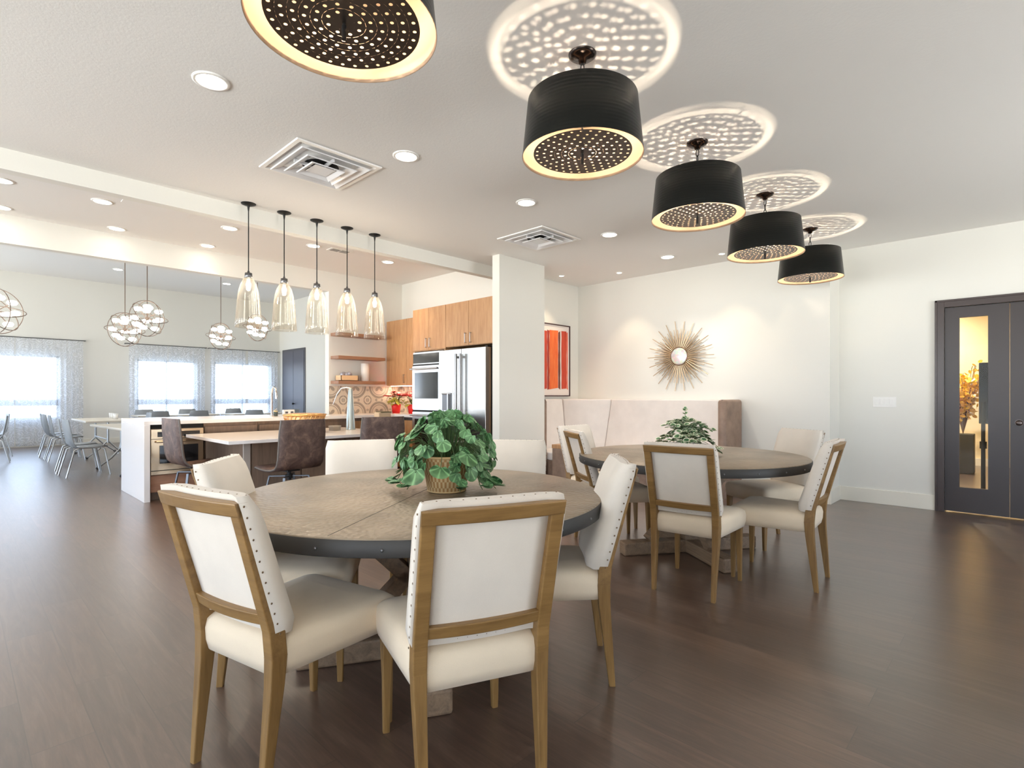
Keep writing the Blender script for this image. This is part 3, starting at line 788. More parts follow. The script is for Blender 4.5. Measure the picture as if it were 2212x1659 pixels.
# ------------------------------------------------------------------ plants
def leaf_geo(mb, p, up, nrm, L, Wd, kind='round', cup=.12):
    up = up.normalized(); nrm = (nrm - up * nrm.dot(up)).normalized(); sd = up.cross(nrm)
    out = []
    n = 14
    for i in range(n):
        a = 2 * PI * i / n
        u, w = math.sin(a), -math.cos(a)       # w -1 at the base, +1 at the tip
        if kind == 'round':
            r = 1.0 + .04 * math.cos(3 * a); uu, ww = u * .5 * r, w * .5 * r
            if i == 0: ww = -.30
        elif kind == 'oval': uu, ww = u * .5 * (1 - .12 * w), w * .5
        else: uu, ww = u * .5 * (1 - .35 * w) * (1 - max(0, w) ** 3 * .6), w * .5
        out.append((uu, ww))
    vs = [p + up * (L * .5)]; uv = [(.5, .5)]
    vs[0] = vs[0] - nrm * (cup * Wd * .5)
    for f, dz in ((.55, .45), (1.0, 1.0)):
        for uu, ww in out:
            vs.append(p + sd * (uu * f * Wd) + up * ((ww * f + .5) * L) + nrm * (cup * Wd * (dz * .6 - .5) + (-.35 * cup * L * max(0, ww * f + .2) ** 2) * 2))
            uv.append((.5 + uu * f, .5 + ww * f))
    fs = [(0, 1 + i, 1 + (i + 1) % n) for i in range(n)] + [(1 + i, 1 + n + i, 1 + n + (i + 1) % n, 1 + (i + 1) % n) for i in range(n)]
    mb.add(vs, fs, True, [[uv[q] for q in f] for f in fs])
def rnd(a, b): return random.uniform(a, b)
# ivy / geranium in wicker basket
T1 = (1.655, 2.03)
t_ = thing('potted_ivy', 'bushy round leaved green plant in a woven wicker basket on the near table', 'plant', (T1[0], T1[1], .76))
MB().lathe([(.001, .002), (.085, .002), (.092, .004), (.104, .08), (.118, .165), (.122, .172), (.115, .172), (.098, .08), (.085, .01), (.001, .01)], 48).build('basket', M_BASKET, t_)
rm = MB(); rm.tube([(.120 * math.cos(a), .120 * math.sin(a), .170) for a in [2 * PI * i / 32 for i in range(32)]], .006, 8, closed=True); rm.tube([(.090 * math.cos(a), .090 * math.sin(a), .006) for a in [2 * PI * i / 32 for i in range(32)]], .005, 8, closed=True)
rm.build('basket_rim', plain('wicker_rim', srgb(206, 170, 120), .6), t_)
MB().lathe([(.001, .155), (.112, .155)], 24).build('soil', plain('potting_soil', srgb(58, 42, 32), .95), t_)
lm, stm = MB(), MB()
cnt = 0
for i in range(165):
    az = rnd(0, 2 * PI); el = rnd(-.25, 1.0) ; 
    rr = .225 * (1 + rnd(-.12, .10))
    c = Vector((math.cos(az) * math.cos(el * PI / 2) * rr, math.sin(az) * math.cos(el * PI / 2) * rr, .17 + math.sin(el * PI / 2) * .20 * (1 + rnd(-.12, .08)) + .01))
    base = Vector((c.x * .25, c.y * .25, .155))
    mid = (base + c) / 2 + Vector((0, 0, .05 + .04 * max(0, .3 - el)))
    stm.tube([base, mid, c], .0016, 5)
    out = (c - Vector((0, 0, .15))).normalized()
    S = rnd(.040, .070) if i % 9 else .095
    up = (Vector((0, 0, -1)) * .75 + out * .35 + Vector((rnd(-.5, .5), rnd(-.5, .5), rnd(-.3, .3)))).normalized()
    leaf_geo(lm, c - up * S * .3, up, out + Vector((rnd(-.3, .3), rnd(-.3, .3), rnd(0, .5))), S, S * rnd(.95, 1.12), 'round', .16)
for az, ln in ((PI * .78, .13), (PI * .95, .11), (-PI * .45, .12), (-PI * .30, .13), (-PI * .62, .10), (PI * .70, .17), (-PI * .13, .12), (-PI * .38, .16)):
    p = Vector((.10 * math.cos(az), .10 * math.sin(az), .18)); pts = [p]
    for q in range(7):
        f = (q + 1) / 7
        pts.append(Vector((math.cos(az) * (.10 + ln * f ** .8), math.sin(az) * (.10 + ln * f ** .8), max(.028, .20 - .19 * f ** 1.4))))
    stm.tube(pts, .0018, 5)
    for q in pts[1:]:
        for s_ in range(2):
            S = rnd(.038, .062); out = Vector((math.cos(az), math.sin(az), .2)); up = (Vector((0, 0, -.6)) + out * .4 + Vector((rnd(-.7, .7), rnd(-.7, .7), 0))).normalized()
            pp_ = q.copy(); pp_.z = max(pp_.z, .045)
            if pp_.z < .06: up = (out + Vector((rnd(-.8, .8), rnd(-.8, .8), -.1))).normalized()
            leaf_geo(lm, pp_, up, Vector((out.x * .6, out.y * .6, .8)), S, S, 'round', .15)
lm.build('foliage', M_LEAF1, t_); stm.build('stems', M_STEM, t_)
# variegated plant in white planter
T2 = (3.90, 1.90)
t_ = thing('potted_variegated_plant', 'small leaved green and cream plant in a low white planter on the far table', 'plant', (T2[0], T2[1], .76))
MB().lathe([(.001, .0), (.11, .0), (.13, .01), (.155, .085), (.16, .09), (.15, .09), (.12, .02), (.001, .02)], 40).build('planter', plain('white_ceramic', srgb(236, 230, 222), .35), t_)
MB().lathe([(.001, .075), (.148, .075)], 24).build('soil', MATS['potting_soil'], t_)
lm, stm = MB(), MB()
for i in range(74):
    az = rnd(0, 2 * PI); el = rnd(.02, 1.0)
    if i == 0: az, el = 2.4, 1.0
    ln = rnd(.16, .235) if i else .31
    d0 = Vector((math.cos(az) * math.cos(el * PI / 2) , math.sin(az) * math.cos(el * PI / 2), math.sin(el * PI / 2) * .98))
    d0 *= (1.35 - .45 * el)
    pts = [Vector((d0.x * ln * f, d0.y * ln * f, .07 + d0.z * ln * f + .06 * math.sin(f * PI) - (.07 * f * f * (1 - el)))) for f in (0, .25, .5, .75, 1)]
    stm.tube(pts, .0016, 5)
    for q in range(2, 5):
        for s_ in (1, -1):
            p = pts[q]; d = (pts[q] - pts[q - 1]).normalized(); sd = d.cross(Vector((0, 0, 1))).normalized() if abs(d.z) < .98 else Vector((1, 0, 0))
            up = (d * .55 + sd * s_ * .9 + Vector((0, 0, rnd(-.2, .3)))).normalized(); S = rnd(.042, .062) if i else .04
            leaf_geo(lm, p, up, Vector((rnd(-.4, .4), rnd(-.4, .4), 1)) + d * .5, S, S * .66, 'oval', .15)
    leaf_geo(lm, pts[-1], (pts[-1] - pts[-2]).normalized() + Vector((0, 0, .1)), Vector((.2, .1, 1)), .04, .028, 'oval', .1)
lm.build('foliage', M_LEAF2, t_); stm.build('stems', M_STEM, t_)

# ------------------------------------------------------------------ banquette, art, sunburst, switch
M_BANQ = fabric('blush_banquette_fabric', srgb(230, 223, 218), .85)
bq = thing('corner_banquette', 'built in corner banquette with tall pale padded back and brown end arms', 'bench', (6.0, 4.0, 0))
def W2(o, M=None): o.location = (-6.0, -4.0, 0); return o
def prism(pts, z0, z1, z_lean=None):
    n = len(pts); mb = MB(); lo = [(x, y, z0) for x, y in pts]; hi = [(x, y, z1) for x, y in (z_lean or pts)]
    mb.add(lo + hi, [tuple(range(n - 1, -1, -1)), tuple(range(n, 2 * n))] + [(i, (i + 1) % n, n + (i + 1) % n, n + i) for i in range(n)]); return mb
HB = 1.172
# back panels (lean slightly): left run, diagonal corner, right run in two
W2(prism([(5.505, 4.93), (6.30, 4.93), (6.40, 5.118), (5.505, 5.118)], .45, HB, [(5.505, 4.99), (6.27, 4.99), (6.40, 5.118), (5.505, 5.118)]).build('back_panel', M_BANQ, bq, bevel=.018, seg=3))
W2(prism([(6.303, 4.93), (6.64, 4.50), (6.828, 4.50), (6.828, 5.118), (6.403, 5.118)], .45, HB, [(6.29, 4.995), (6.70, 4.42), (6.828, 4.42), (6.828, 5.118), (6.38, 5.118)]).build('back_panel', M_BANQ, bq, bevel=.018, seg=3))
W2(prism([(6.64, 2.672), (6.828, 2.672), (6.828, 4.495), (6.64, 4.495)], .45, HB, [(6.70, 2.672), (6.828, 2.672), (6.828, 4.415), (6.70, 4.415)]).build('back_panel', M_BANQ, bq, bevel=.018, seg=3))
# seats
W2(prism([(5.505, 4.46), (6.02, 4.46), (6.18, 4.30), (6.18, 2.672), (6.64, 2.672), (6.64, 4.50), (6.30, 4.93), (5.505, 4.93)], .36, .47).build('seat_cushion', M_BANQ, bq, bevel=.02, seg=3))
W2(prism([(5.505, 4.50), (6.06, 4.50), (6.22, 4.34), (6.22, 2.675), (6.80, 2.675), (6.80, 5.1), (5.505, 5.1)], 0, .36).build('seat_base', M_TAUPE, bq, bevel=.005))
# arms
def arm(x0, x1, y0, y1):
    mb = MB(); n = 10; r = .05
    for pt in (1,):
        rings = []
        for z, s_ in ((0, 0), (HB - .03, 0), (HB - .008, .008), (HB, .025)):
            q = []
            for cx, cy, a0 in ((x1, y0, -1), (x1, y1, 0), (x0, y1, 1), (x0, y0, 2)):
                sx_, sy_ = (1 if cx == x1 else -1), (1 if cy == y1 else -1); rr = r - .01
                for k in range(4):
                    a = (a0 + k / 3) * PI / 2; q.append((cx - sx_ * (rr + s_) + rr * math.cos(a), cy - sy_ * (rr + s_) + rr * math.sin(a), z))
            rings.append(q)
        mb.loft(rings, True, True)
    return W2(mb.build('end_arm', M_TAUPE, bq))
arm(5.414, 5.5, 4.62, 4.895); arm(6.30, 6.815, 2.562, 2.67)
W2(MB().box((5.60, 4.28, .50), (6.02, 4.60, .545)).build('hidden', M_CABWOOD, bq)) if False else None
sd_ = thing('side_shelf', 'small oak ledge table beside the partition wall and banquette arm', 'table', (5.62, 4.30, 0))
MB().box((-.20, -.17, .535), (.18, .19, .585)).build('shelf_top', M_CABWOOD, sd_, bevel=.004)
MB().box((-.17, -.13, 0), (.13, .15, .535)).build('pedestal', plain('slate_pedestal', srgb(104, 104, 110), .6), sd_, bevel=.004)
MB().box((-.20, -.16, 0), (-.172, .18, .535)).build('side_panel', M_TAUPE, sd_, bevel=.003)

# framed abstract stripes
art = thing('framed_painting', 'framed abstract with tall orange and red brush stripes on white', 'painting', (6.045, 5.118, 1.752))
W_, H_ = 1.08, 1.08
M_FR = plain('walnut_frame', srgb(66, 34, 34), .4)
mb = MB()
for a, b in (((-W_ / 2, -H_ / 2), (W_ / 2, -H_ / 2 + .015)), ((-W_ / 2, H_ / 2 - .015), (W_ / 2, H_ / 2)), ((-W_ / 2, -H_ / 2), (-W_ / 2 + .015, H_ / 2)), ((W_ / 2 - .015, -H_ / 2), (W_ / 2, H_ / 2))):
    mb.box((a[0], -.035, a[1]), (b[0], 0, b[1]))
mb.build('frame', M_FR, art)
MB().box((-W_ / 2 + .01, -.022, -H_ / 2 + .01), (W_ / 2 - .01, -.002, H_ / 2 - .01)).build('canvas', plain('art_paper', srgb(240, 228, 220), .7), art)
def brush(name, c1, c2):
    t = NT(name); n = t.noise(t.coord('Object', (14, 1, 1.6)), 2.2, 6, .7, .6)
    t.link(t.ramp(n, [(.3, c1), (.7, c2)]), t.b.inputs['Base Color']); t.set(Roughness=.6); return t.m
stripes = [(-.50, -.33, 'red', srgb(200, 50, 34), srgb(228, 84, 50)), (-.30, -.12, 'amber', srgb(230, 120, 50), srgb(246, 150, 80)), (-.10, .00, 'red', srgb(196, 56, 36), srgb(214, 80, 50)),
           (.005, .05, 'dark red', srgb(150, 44, 34), srgb(200, 66, 44)), (.055, .255, 'orange', srgb(236, 88, 32), srgb(250, 134, 66)), (.262, .305, 'brown', srgb(84, 44, 34), srgb(130, 62, 44)),
           (.335, .455, 'brick red', srgb(196, 52, 34), srgb(214, 84, 52)), (.458, .49, 'coral', srgb(234, 96, 70), srgb(240, 130, 96))]
sl = {}
for i, (a, b, cn, c1, c2) in enumerate(stripes):
    mb = MB(); pts = []; n = 10; z1 = H_ * .40; 
    L_ = []; R_ = []
    for q in range(n + 1):
        z = -z1 + 2 * z1 * q / n; j = .008
        L_.append((a + rnd(-j, j) * .5, -.0235 - i * .0002, z + (rnd(-.02, .02) if q in (0, n) else 0))); R_.append((b + rnd(-j, j) * .5, -.0235 - i * .0002, z + (rnd(-.02, .02) if q in (0, n) else 0)))
    mb.add(L_ + R_, [(q, n + 1 + q, n + 2 + q, q + 1) for q in range(n)])
    mb.build('brush_stripe', brush('paint_' + cn.replace(' ', '_'), c1, c2), art)['label'] = cn + ' brush stripe'

sb = thing('sunburst_mirror', 'gold sunburst wall decoration with a pearly round centre', 'wall decoration', (6.83, 3.395, 1.754))
M_GOLD = plain('antique_gold', srgb(204, 178, 146), .38, .75)
mb = MB(); N = 88
for i in range(N):
    a = 2 * PI * i / N; Lr = (.475, .36, .30, .365)[i % 4] + rnd(-.012, .012); x = -.03 - (.012 if i % 2 else 0)
    c, s_ = math.cos(a), math.sin(a); mb.cyl((x, .09 * c, .09 * s_), (x + .006, Lr * c, Lr * s_), .0062, .0046, 6, True, False)
for i in range(60):
    a = 2 * PI * (i + .5) / 60; c, s_ = math.cos(a), math.sin(a); mb.cyl((-.016, .08 * c, .08 * s_), (-.016, .25 * c, .25 * s_), .004, .003, 5, True, False)
mb.build('rays', M_GOLD, sb)
mb = MB(); M = Matrix.Rotation(-PI / 2, 4, 'Y')
mb.lathe([(.001, .062), (.05, .060), (.10, .052), (.118, .046), (.118, .03)], 40, M=M); t = NT('pearl_mosaic'); v = t.coord('Object'); vo = t.node('ShaderNodeTexVoronoi'); t.link(v, vo.inputs['Vector']); vo.inputs['Scale'].default_value = 30
t.link(t.mix(.25, srgb(236, 230, 222), vo.outputs['Color']), t.b.inputs['Base Color']); t.set(Roughness=.25, Metallic=.2); t.b.inputs['Coat Weight'].default_value = .5
mb.build('pearl_disc', t.m, sb)
MB().lathe([(.118, .028), (.126, .03), (.128, .045), (.122, .052), (.116, .048)], 40, M=M).build('disc_rim', plain('dark_gold_rim', srgb(120, 92, 70), .35, .9), sb)
MB().cyl((-.03, 0, 0), (0, 0, 0), .09, .09, 24).build('hub', M_GOLD, sb)

sw = thing('light_switch_plate', 'white four gang light switch plate on the right wall', 'light switch', (7.248, 1.16, 1.15))
MB().box((-.006, -.108, -.057), (0, .108, .057)).build('plate', M_WHITE, sw, bevel=.002)
for k in range(4):
    y = -.070 + k * .0467
    MB().box((-.011, y - .017, -.034), (-.004, y + .017, .034)).build('rocker', M_WHITE, sw, bevel=.002)

# ------------------------------------------------------------------ kitchen
Z_CT = .93
ct = thing('peninsula_countertop', 'long white quartz counter with waterfall end panel behind the bar chairs', 'countertop', (1.52, 7.25, 0))
def K(o): o.location = (-1.52, -7.25, 0); return o
K(prism([(1.50, 7.25), (4.84, 7.25), (4.84, 7.925), (4.06, 7.925), (4.06, 8.45), (1.50, 8.45)], Z_CT - .045, Z_CT).build('top_slab', M_QUARTZ, ct, bevel=.003))
K(MB().box((1.50, 7.25, 0), (1.56, 8.45, Z_CT - .045)).build('waterfall_panel', M_QUARTZ, ct, bevel=.003))
def cabinet(name, label, cat, x0, x1, y0, y1, z0, z1, mat=M_CABWOOD, kick=.09):
    t_ = thing(name, label, cat, ((x0 + x1) / 2, (y0 + y1) / 2, 0))
    o = MB()
    o.box((x0, y0, z0 + kick), (x1, y1, z1));
    if kick: o.box((x0 + .02, y0 + .06, z0), (x1 - .02, y1 - .02, z0 + kick))
    b = o.build('body', mat, t_); b.location = (-(x0 + x1) / 2, -(y0 + y1) / 2, 0); return t_
def rel(t_, o): o.location = (-t_.location.x, -t_.location.y, -t_.location.z); return o
M_ROSEWOOD = wood('rosy_oak_drawer', srgb(150, 106, 84), srgb(186, 144, 118), 'x', 1, .42, .8)
# drawer-oven unit
u = cabinet('microwave_cabinet', 'wooden base cabinet holding a steel microwave drawer at the waterfall end', 'cabinet', 1.565, 2.125, 7.32, 7.95, 0, .88, M_ISLWOOD)
rel(u, MB().box((1.575, 7.30, .10), (2.12, 7.32, .295)).build('drawer', M_ROSEWOOD, u, bevel=.002))
rel(u, MB().box((1.565, 7.315, .835), (2.125, 7.325, .88)).build('shadow_gap', M_DARK, u))
mw = thing('microwave_oven', 'stainless steel built in oven with black window below the counter end', 'oven', (1.845, 7.30, .3))
def R3(o): o.location = (-1.845, -7.30, -.3); return o
M_WSTEEL = plain('warm_steel', srgb(214, 190, 160), .25, 1.0)
R3(MB().box((1.575, 7.285, .30), (2.12, 7.318, .83)).build('body', M_WSTEEL, mw, bevel=.003))
R3(MB().box((1.64, 7.28, .74), (2.08, 7.286, .80)).build('display', M_BLKGLASS, mw))
R3(MB().box((1.66, 7.27, .43), (2.06, 7.286, .64)).build('window', M_BLKGLASS, mw))
R3(MB().cyl((1.62, 7.25, .685), (2.10, 7.25, .685), .011, n=12).box((1.63, 7.25, .68), (1.645, 7.29, .69)).box((2.075, 7.25, .68), (2.09, 7.29, .69)).build('handle', M_WSTEEL, mw))
R3(MB().box((1.575, 7.275, .345), (2.12, 7.286, .352)).box((1.575, 7.28, .715), (2.12, 7.286, .72)).build('shadow_line', M_DARK, mw))
# island pedestal under the low slab
pd = cabinet('island_base', 'grey oak base block carrying the low white slab', 'cabinet', 2.135, 3.85, 6.02, 7.245, 0, .722, M_ISLWOOD, .0)
rel(pd, MB().box((2.13, 5.995, 0), (2.20, 6.02, .722)).build('end_strip', plain('pale_edge_band', srgb(188, 180, 172), .5), pd, bevel=.002))
for i in range(3):
    x = 2.22 + i * .545; rel(pd, MB().box((x, 6.002, .03), (x + .53, 6.02, .71)).build('panel', M_ISLWOOD, pd, bevel=.002))
for i in range(4):
    x0 = 2.135 + i * .65
    if x0 > 4.6: break
    c_ = cabinet('base_cabinet', ('pale wood base cabinet under the white counter, %s' % ['beside the steel oven drawer', 'behind the low slab and second bar chair', 'behind the third bar chair', 'nearest the wall ovens'][i]), 'cabinet', x0, x0 + .645, 7.33, 7.92, 0, .88, M_ISLWOOD)
    c_['group'] = 'base cabinets under the white counter'
    rel(c_, MB().box((x0 + .01, 7.31, .10), (x0 + .635, 7.33, .84)).build('door', M_CABWOOD if i == 3 else M_ISLWOOD, c_, bevel=.002))
sl_ = MB().box((1.92, 5.81, .724), (3.95, 7.248, .76)).build('low_slab', M_QUARTZ, bevel=.003)
tag(sl_, 'low glossy white table slab in front of the long counter', 'table top')
# wall counter by the ovens
wc = thing('short_countertop', 'short white counter under the wall cabinets, holding red poinsettias', 'countertop', (5.15, 7.3, 0))
o = MB().box((4.845, 6.70, Z_CT - .04), (5.455, 7.925, Z_CT)).build('top_slab', M_QUARTZ, wc, bevel=.003); o.location = (-5.15, -7.3, 0)
for i in range(2):
    y0 = 6.70 + i * .3
c_ = cabinet('base_cabinet', 'warm oak base cabinet right beside the wall ovens', 'cabinet', 4.90, 5.45, 6.70, 7.24, 0, .885, M_CABWOOD)
rel(c_, MB().box((4.88, 6.71, .10), (4.90, 7.235, .84)).build('door', M_CABWOOD, c_, bevel=.002))
rel(c_, MB().box((4.885, 6.70, .842), (4.90, 7.24, .885)).build('shadow_gap', M_STEELD, c_))
# backsplash
def uvplane(name, mat, a, b, c, d, su, sv):
    mb = MB(); mb.add([a, b, c, d], [(0, 1, 2, 3)], False, [[(0, 0), (su, 0), (su, sv), (0, sv)]]); return mb.build(name, mat)
bs = thing('tile_backsplash', 'beige and grey patterned tile backsplash under the open shelves', 'tiles', (4.7, 7.92, 1.15))
m_ = MB(); m_.add([(4.09, 7.918, .93), (5.455, 7.918, .93), (5.455, 7.918, 1.375), (4.09, 7.918, 1.375)], [(0, 1, 2, 3)], False, [[(0, 0), (1.365, 0), (1.365, .445), (0, .445)]])
m_.box((4.09, 7.919, .93), (5.455, 7.929, 1.376)); o = m_.build('tiles', M_TILE, bs); o.location = (-4.7, -7.92, -1.15)
m_ = MB(); m_.add([(5.448, 7.92, .93), (5.448, 6.70, .93), (5.448, 6.70, 1.375), (5.448, 7.92, 1.375)], [(0, 1, 2, 3)], False, [[(0, 0), (1.22, 0), (1.22, .445), (0, .445)]])
o = m_.build('tiles', M_TILE, bs); o.location = (-4.7, -7.92, -1.15)
# shelves
for z, lb in ((1.432, 'lowest floating wood shelf, carrying the wooden tray and white vase'), (1.822, 'middle empty floating wood shelf'), (2.185, 'top floating wood shelf, partly behind the glass pendants')):
    o = MB().box((-.42, -.125, -.024), (.42, .125, .024)).build('floating_shelf', wood('shelf_walnut', srgb(134, 96, 74), srgb(170, 128, 100), 'x', 1, .5, .8) if 'shelf_walnut' not in MATS else MATS['shelf_walnut'], bevel=.002)
    o.location = (4.54, 7.804, z); tag(o, lb, 'shelf', 'floating shelves over the backsplash')
zs = 1.456
tr_ = thing('wooden_tray', 'pale rectangular wooden box on the lowest shelf', 'tray', (4.33, 7.80, zs))
MB().box((-.15, -.09, 0), (.15, .09, .012)).box((-.15, -.09, 0), (-.138, .09, .085)).box((.138, -.09, 0), (.15, .09, .085)).box((-.15, -.09, 0), (.15, -.078, .085)).box((-.15, .078, 0), (.15, .09, .085)).build('box', plain('pale_pine', srgb(228, 192, 150), .55), tr_, bevel=.002)
gl_ = MB(); 
for k in range(5): gl_.sphere((-.08 + .035 * k, rnd(-.03, .03), .10 + .012 * (k % 2)), .034, 14, 10)
gl_.build('ornaments', plain('blue_grey_glass_ornament', srgb(176, 176, 188), .15, .2, .8), tr_)
vs_ = MB().lathe([(.001, 0), (.062, 0), (.068, .006), (.068, .285), (.062, .292), (.05, .292), (.05, .03), (.001, .03)], 32).build('white_vase', plain('matte_white_ceramic', srgb(235, 230, 224), .6))
vs_.location = (4.66, 7.81, zs); tag(vs_, 'plain white cylinder vase on the lowest shelf', 'vase')
# upper cabinets
def handle(mb, x, y, z0, z1, axis='y'):
    mb.box((x - .03, y - .005, z0), (x - .022, y + .005, z1)); mb.box((x - .03, y - .005, z0), (x, y + .005, z0 + .008)); mb.box((x - .03, y - .005, z1 - .008), (x, y + .005, z1))
uc = thing('wall_cabinet', 'oak wall cabinet over the poinsettias, left of the tall oven cabinet', 'cabinet', (5.3, 7.3, 1.39))
o = MB().box((5.15, 6.695, 1.39), (5.458, 7.915, 2.485)).build('body', M_CABWOOD, uc); rel(uc, o)
ucn = [(7.32, 7.905), (6.70, 7.314)]
for a, b in ucn:
    d_ = MB().box((5.13, a, 1.395), (5.15, b, 2.482)).build('door', M_CABWOOD, uc, bevel=.0015); rel(uc, d_)
    mb = MB(); handle(mb, 5.13, a + .06 if a > 7 else b - .4, 1.43, 1.57); mb.build('handle', M_STEEL, d_)
o = MB().box((5.20, 6.72, 1.380), (5.23, 7.88, 1.392)).build('light_strip', emis('under_cabinet_led', (1, .82, .55, 1), 7.0), uc); rel(uc, o)
light('AREA', 'led_strip_lamp', (-.09, 0, -.02), 3.0, WARM, uc, shape='RECTANGLE', size=.03, size_y=1.1)
# tall cabinets
tc_ = thing('tall_oven_cabinet', 'tall oak cabinet with two upper doors around the wall ovens', 'cabinet', (5.1, 6.3, 0))
o = MB().box((4.82, 5.94, 0), (5.458, 6.69, .12)).box((4.82, 5.94, .12), (5.458, 5.965, 2.5)).box((4.82, 5.91, 1.90), (5.458, 5.94, 2.5)).box((4.82, 6.665, .12), (5.458, 6.69, 2.5)).box((4.82, 5.965, 1.88), (5.458, 6.665, 2.5)).box((5.42, 5.965, .12), (5.458, 6.665, 1.88)).build('body', M_CABWOOD, tc_); rel(tc_, o)
for a, b, hy in ((6.305, 6.687, 6.345), (5.912, 6.30, 6.255)):
    d_ = MB().box((4.80, a, 1.892), (4.82, b, 2.505)).build('door', M_CABWOOD, tc_, bevel=.0015); rel(tc_, d_)
    mb = MB(); handle(mb, 4.80, hy, 1.925, 2.06); mb.build('handle', M_STEEL, d_)
ov = thing('double_wall_oven', 'stainless double wall oven left of the refrigerator', 'oven', (4.8, 6.31, .55))
def OV(o, p=None): o.parent = p or ov; 
def addov(mb, name, mat, bev=0, par=None):
    o = mb.build(name, mat, par or ov, bevel=bev)
    if par is None: rel(ov, o)
    return o
addov(MB().box((4.785, 5.97, .30), (5.35, 6.66, 1.865)), 'body', M_STEEL, .002)
addov(MB().box((4.778, 5.98, 1.70), (4.786, 6.65, 1.84)), 'control_panel', M_BLKGLASS)
for nm, z0, z1 in (('upper oven door', 1.02, 1.66), ('lower oven door', .34, .98)):
    d_ = addov(MB().box((4.765, 5.975, z0), (4.786, 6.655, z1)), 'oven_door', M_STEEL, .002); d_['label'] = nm
    MB().box((4.760, 6.04, z0 + .16), (4.767, 6.59, z1 - .10)).build('window', M_BLKGLASS, d_)
    MB().cyl((4.715, 5.99, z1 - .045), (4.715, 6.64, z1 - .045), .013, n=14).box((4.715, 6.02, z1 - .052), (4.77, 6.035, z1 - .038)).box((4.715, 6.595, z1 - .052), (4.77, 6.61, z1 - .038)).build('handle', M_STEEL, d_)
addov(MB().box((4.775, 5.972, 1.665), (4.787, 6.658, 1.685)).box((4.775, 5.972, .985), (4.787, 6.658, 1.01)), 'vent_gap', M_DARK)
# over-fridge cabinet and fridge
fc = thing('fridge_cabinet', 'oak cabinet with two doors above the refrigerator', 'cabinet', (5.1, 5.4, 0))
o = MB().box((4.82, 4.93, 1.90), (5.458, 5.905, 2.5)).box((4.82, 4.93, 0), (5.458, 4.955, 1.90)).build('body', M_CABWOOD, fc); rel(fc, o)
for a, b, hy in ((5.425, 5.906, 5.475), (4.935, 5.42, 5.37)):
    d_ = MB().box((4.80, a, 1.905), (4.82, b, 2.505)).build('door', M_CABWOOD, fc, bevel=.0015); rel(fc, d_)
    mb = MB(); handle(mb, 4.80, hy, 1.935, 2.07); mb.build('handle', M_STEEL, d_)
fr = thing('refrigerator', 'stainless French door refrigerator with long bar handles', 'refrigerator', (5.0, 5.46, 0))
def FR(mb, name, mat, bev=0, par=None):
    o = mb.build(name, mat, par or fr, bevel=bev)
    if par is None: rel(fr, o)
    return o
t = NT('fridge_steel'); v = t.coord('Object', (1, 1, .02)); n = t.noise(v, 120, 2)
t.set(Base_Color=srgb(186, 184, 180), Metallic=1.0, Roughness=.26); t.b.inputs['Anisotropic'].default_value = .4; M_FSTEEL = t.m
FR(MB().box((4.83, 4.99, .03), (5.44, 5.93, 1.84)), 'body', M_STEELD)
FR(MB().box((4.80, 4.985, .04), (4.83, 5.935, 1.845)), 'gasket', M_DARK)
for a, b, hy in ((5.465, 5.935, 5.505), (4.985, 5.457, 5.415)):
    d_ = FR(MB().box((4.70, a, .70), (4.80, b, 1.85)), 'door', M_FSTEEL, .004)
    MB().cyl((4.645, hy, .80), (4.645, hy, 1.78), .018, n=16).box((4.645, hy - .012, .83), (4.70, hy + .012, .86)).box((4.645, hy - .012, 1.72), (4.70, hy + .012, 1.75)).build('handle', plain('handle_steel', srgb(138, 136, 136), .22, 1.0), d_)
d_ = FR(MB().box((4.70, 4.985, .06), (4.80, 5.935, .685)), 'freezer_drawer', M_FSTEEL, .004)
MB().cyl((4.645, 5.09, .60), (4.645, 5.88, .60), .016, n=16).box((4.645, 5.12, .59), (4.70, 5.145, .61)).box((4.645, 5.83, .59), (4.70, 5.855, .61)).build('handle', M_CHROME, d_)
FR(MB().box((4.695, 5.63, 1.00), (4.703, 5.87, 1.36)), 'dispenser_panel', M_STEEL, .003)
FR(MB().box((4.690, 5.65, 1.02), (4.697, 5.85, 1.24)), 'dispenser_recess', M_STEELD)
FR(MB().cyl((4.672, 5.83, 1.25), (4.672, 5.66, 1.25), .012, n=12).box((4.66, 5.69, 1.02), (4.70, 5.71, 1.25)), 'dispenser_bracket', M_STEEL)
FR(MB().box((4.74, 4.99, 1.85), (4.86, 5.04, 1.87)), 'hinge', M_BLACKMETAL, .002)

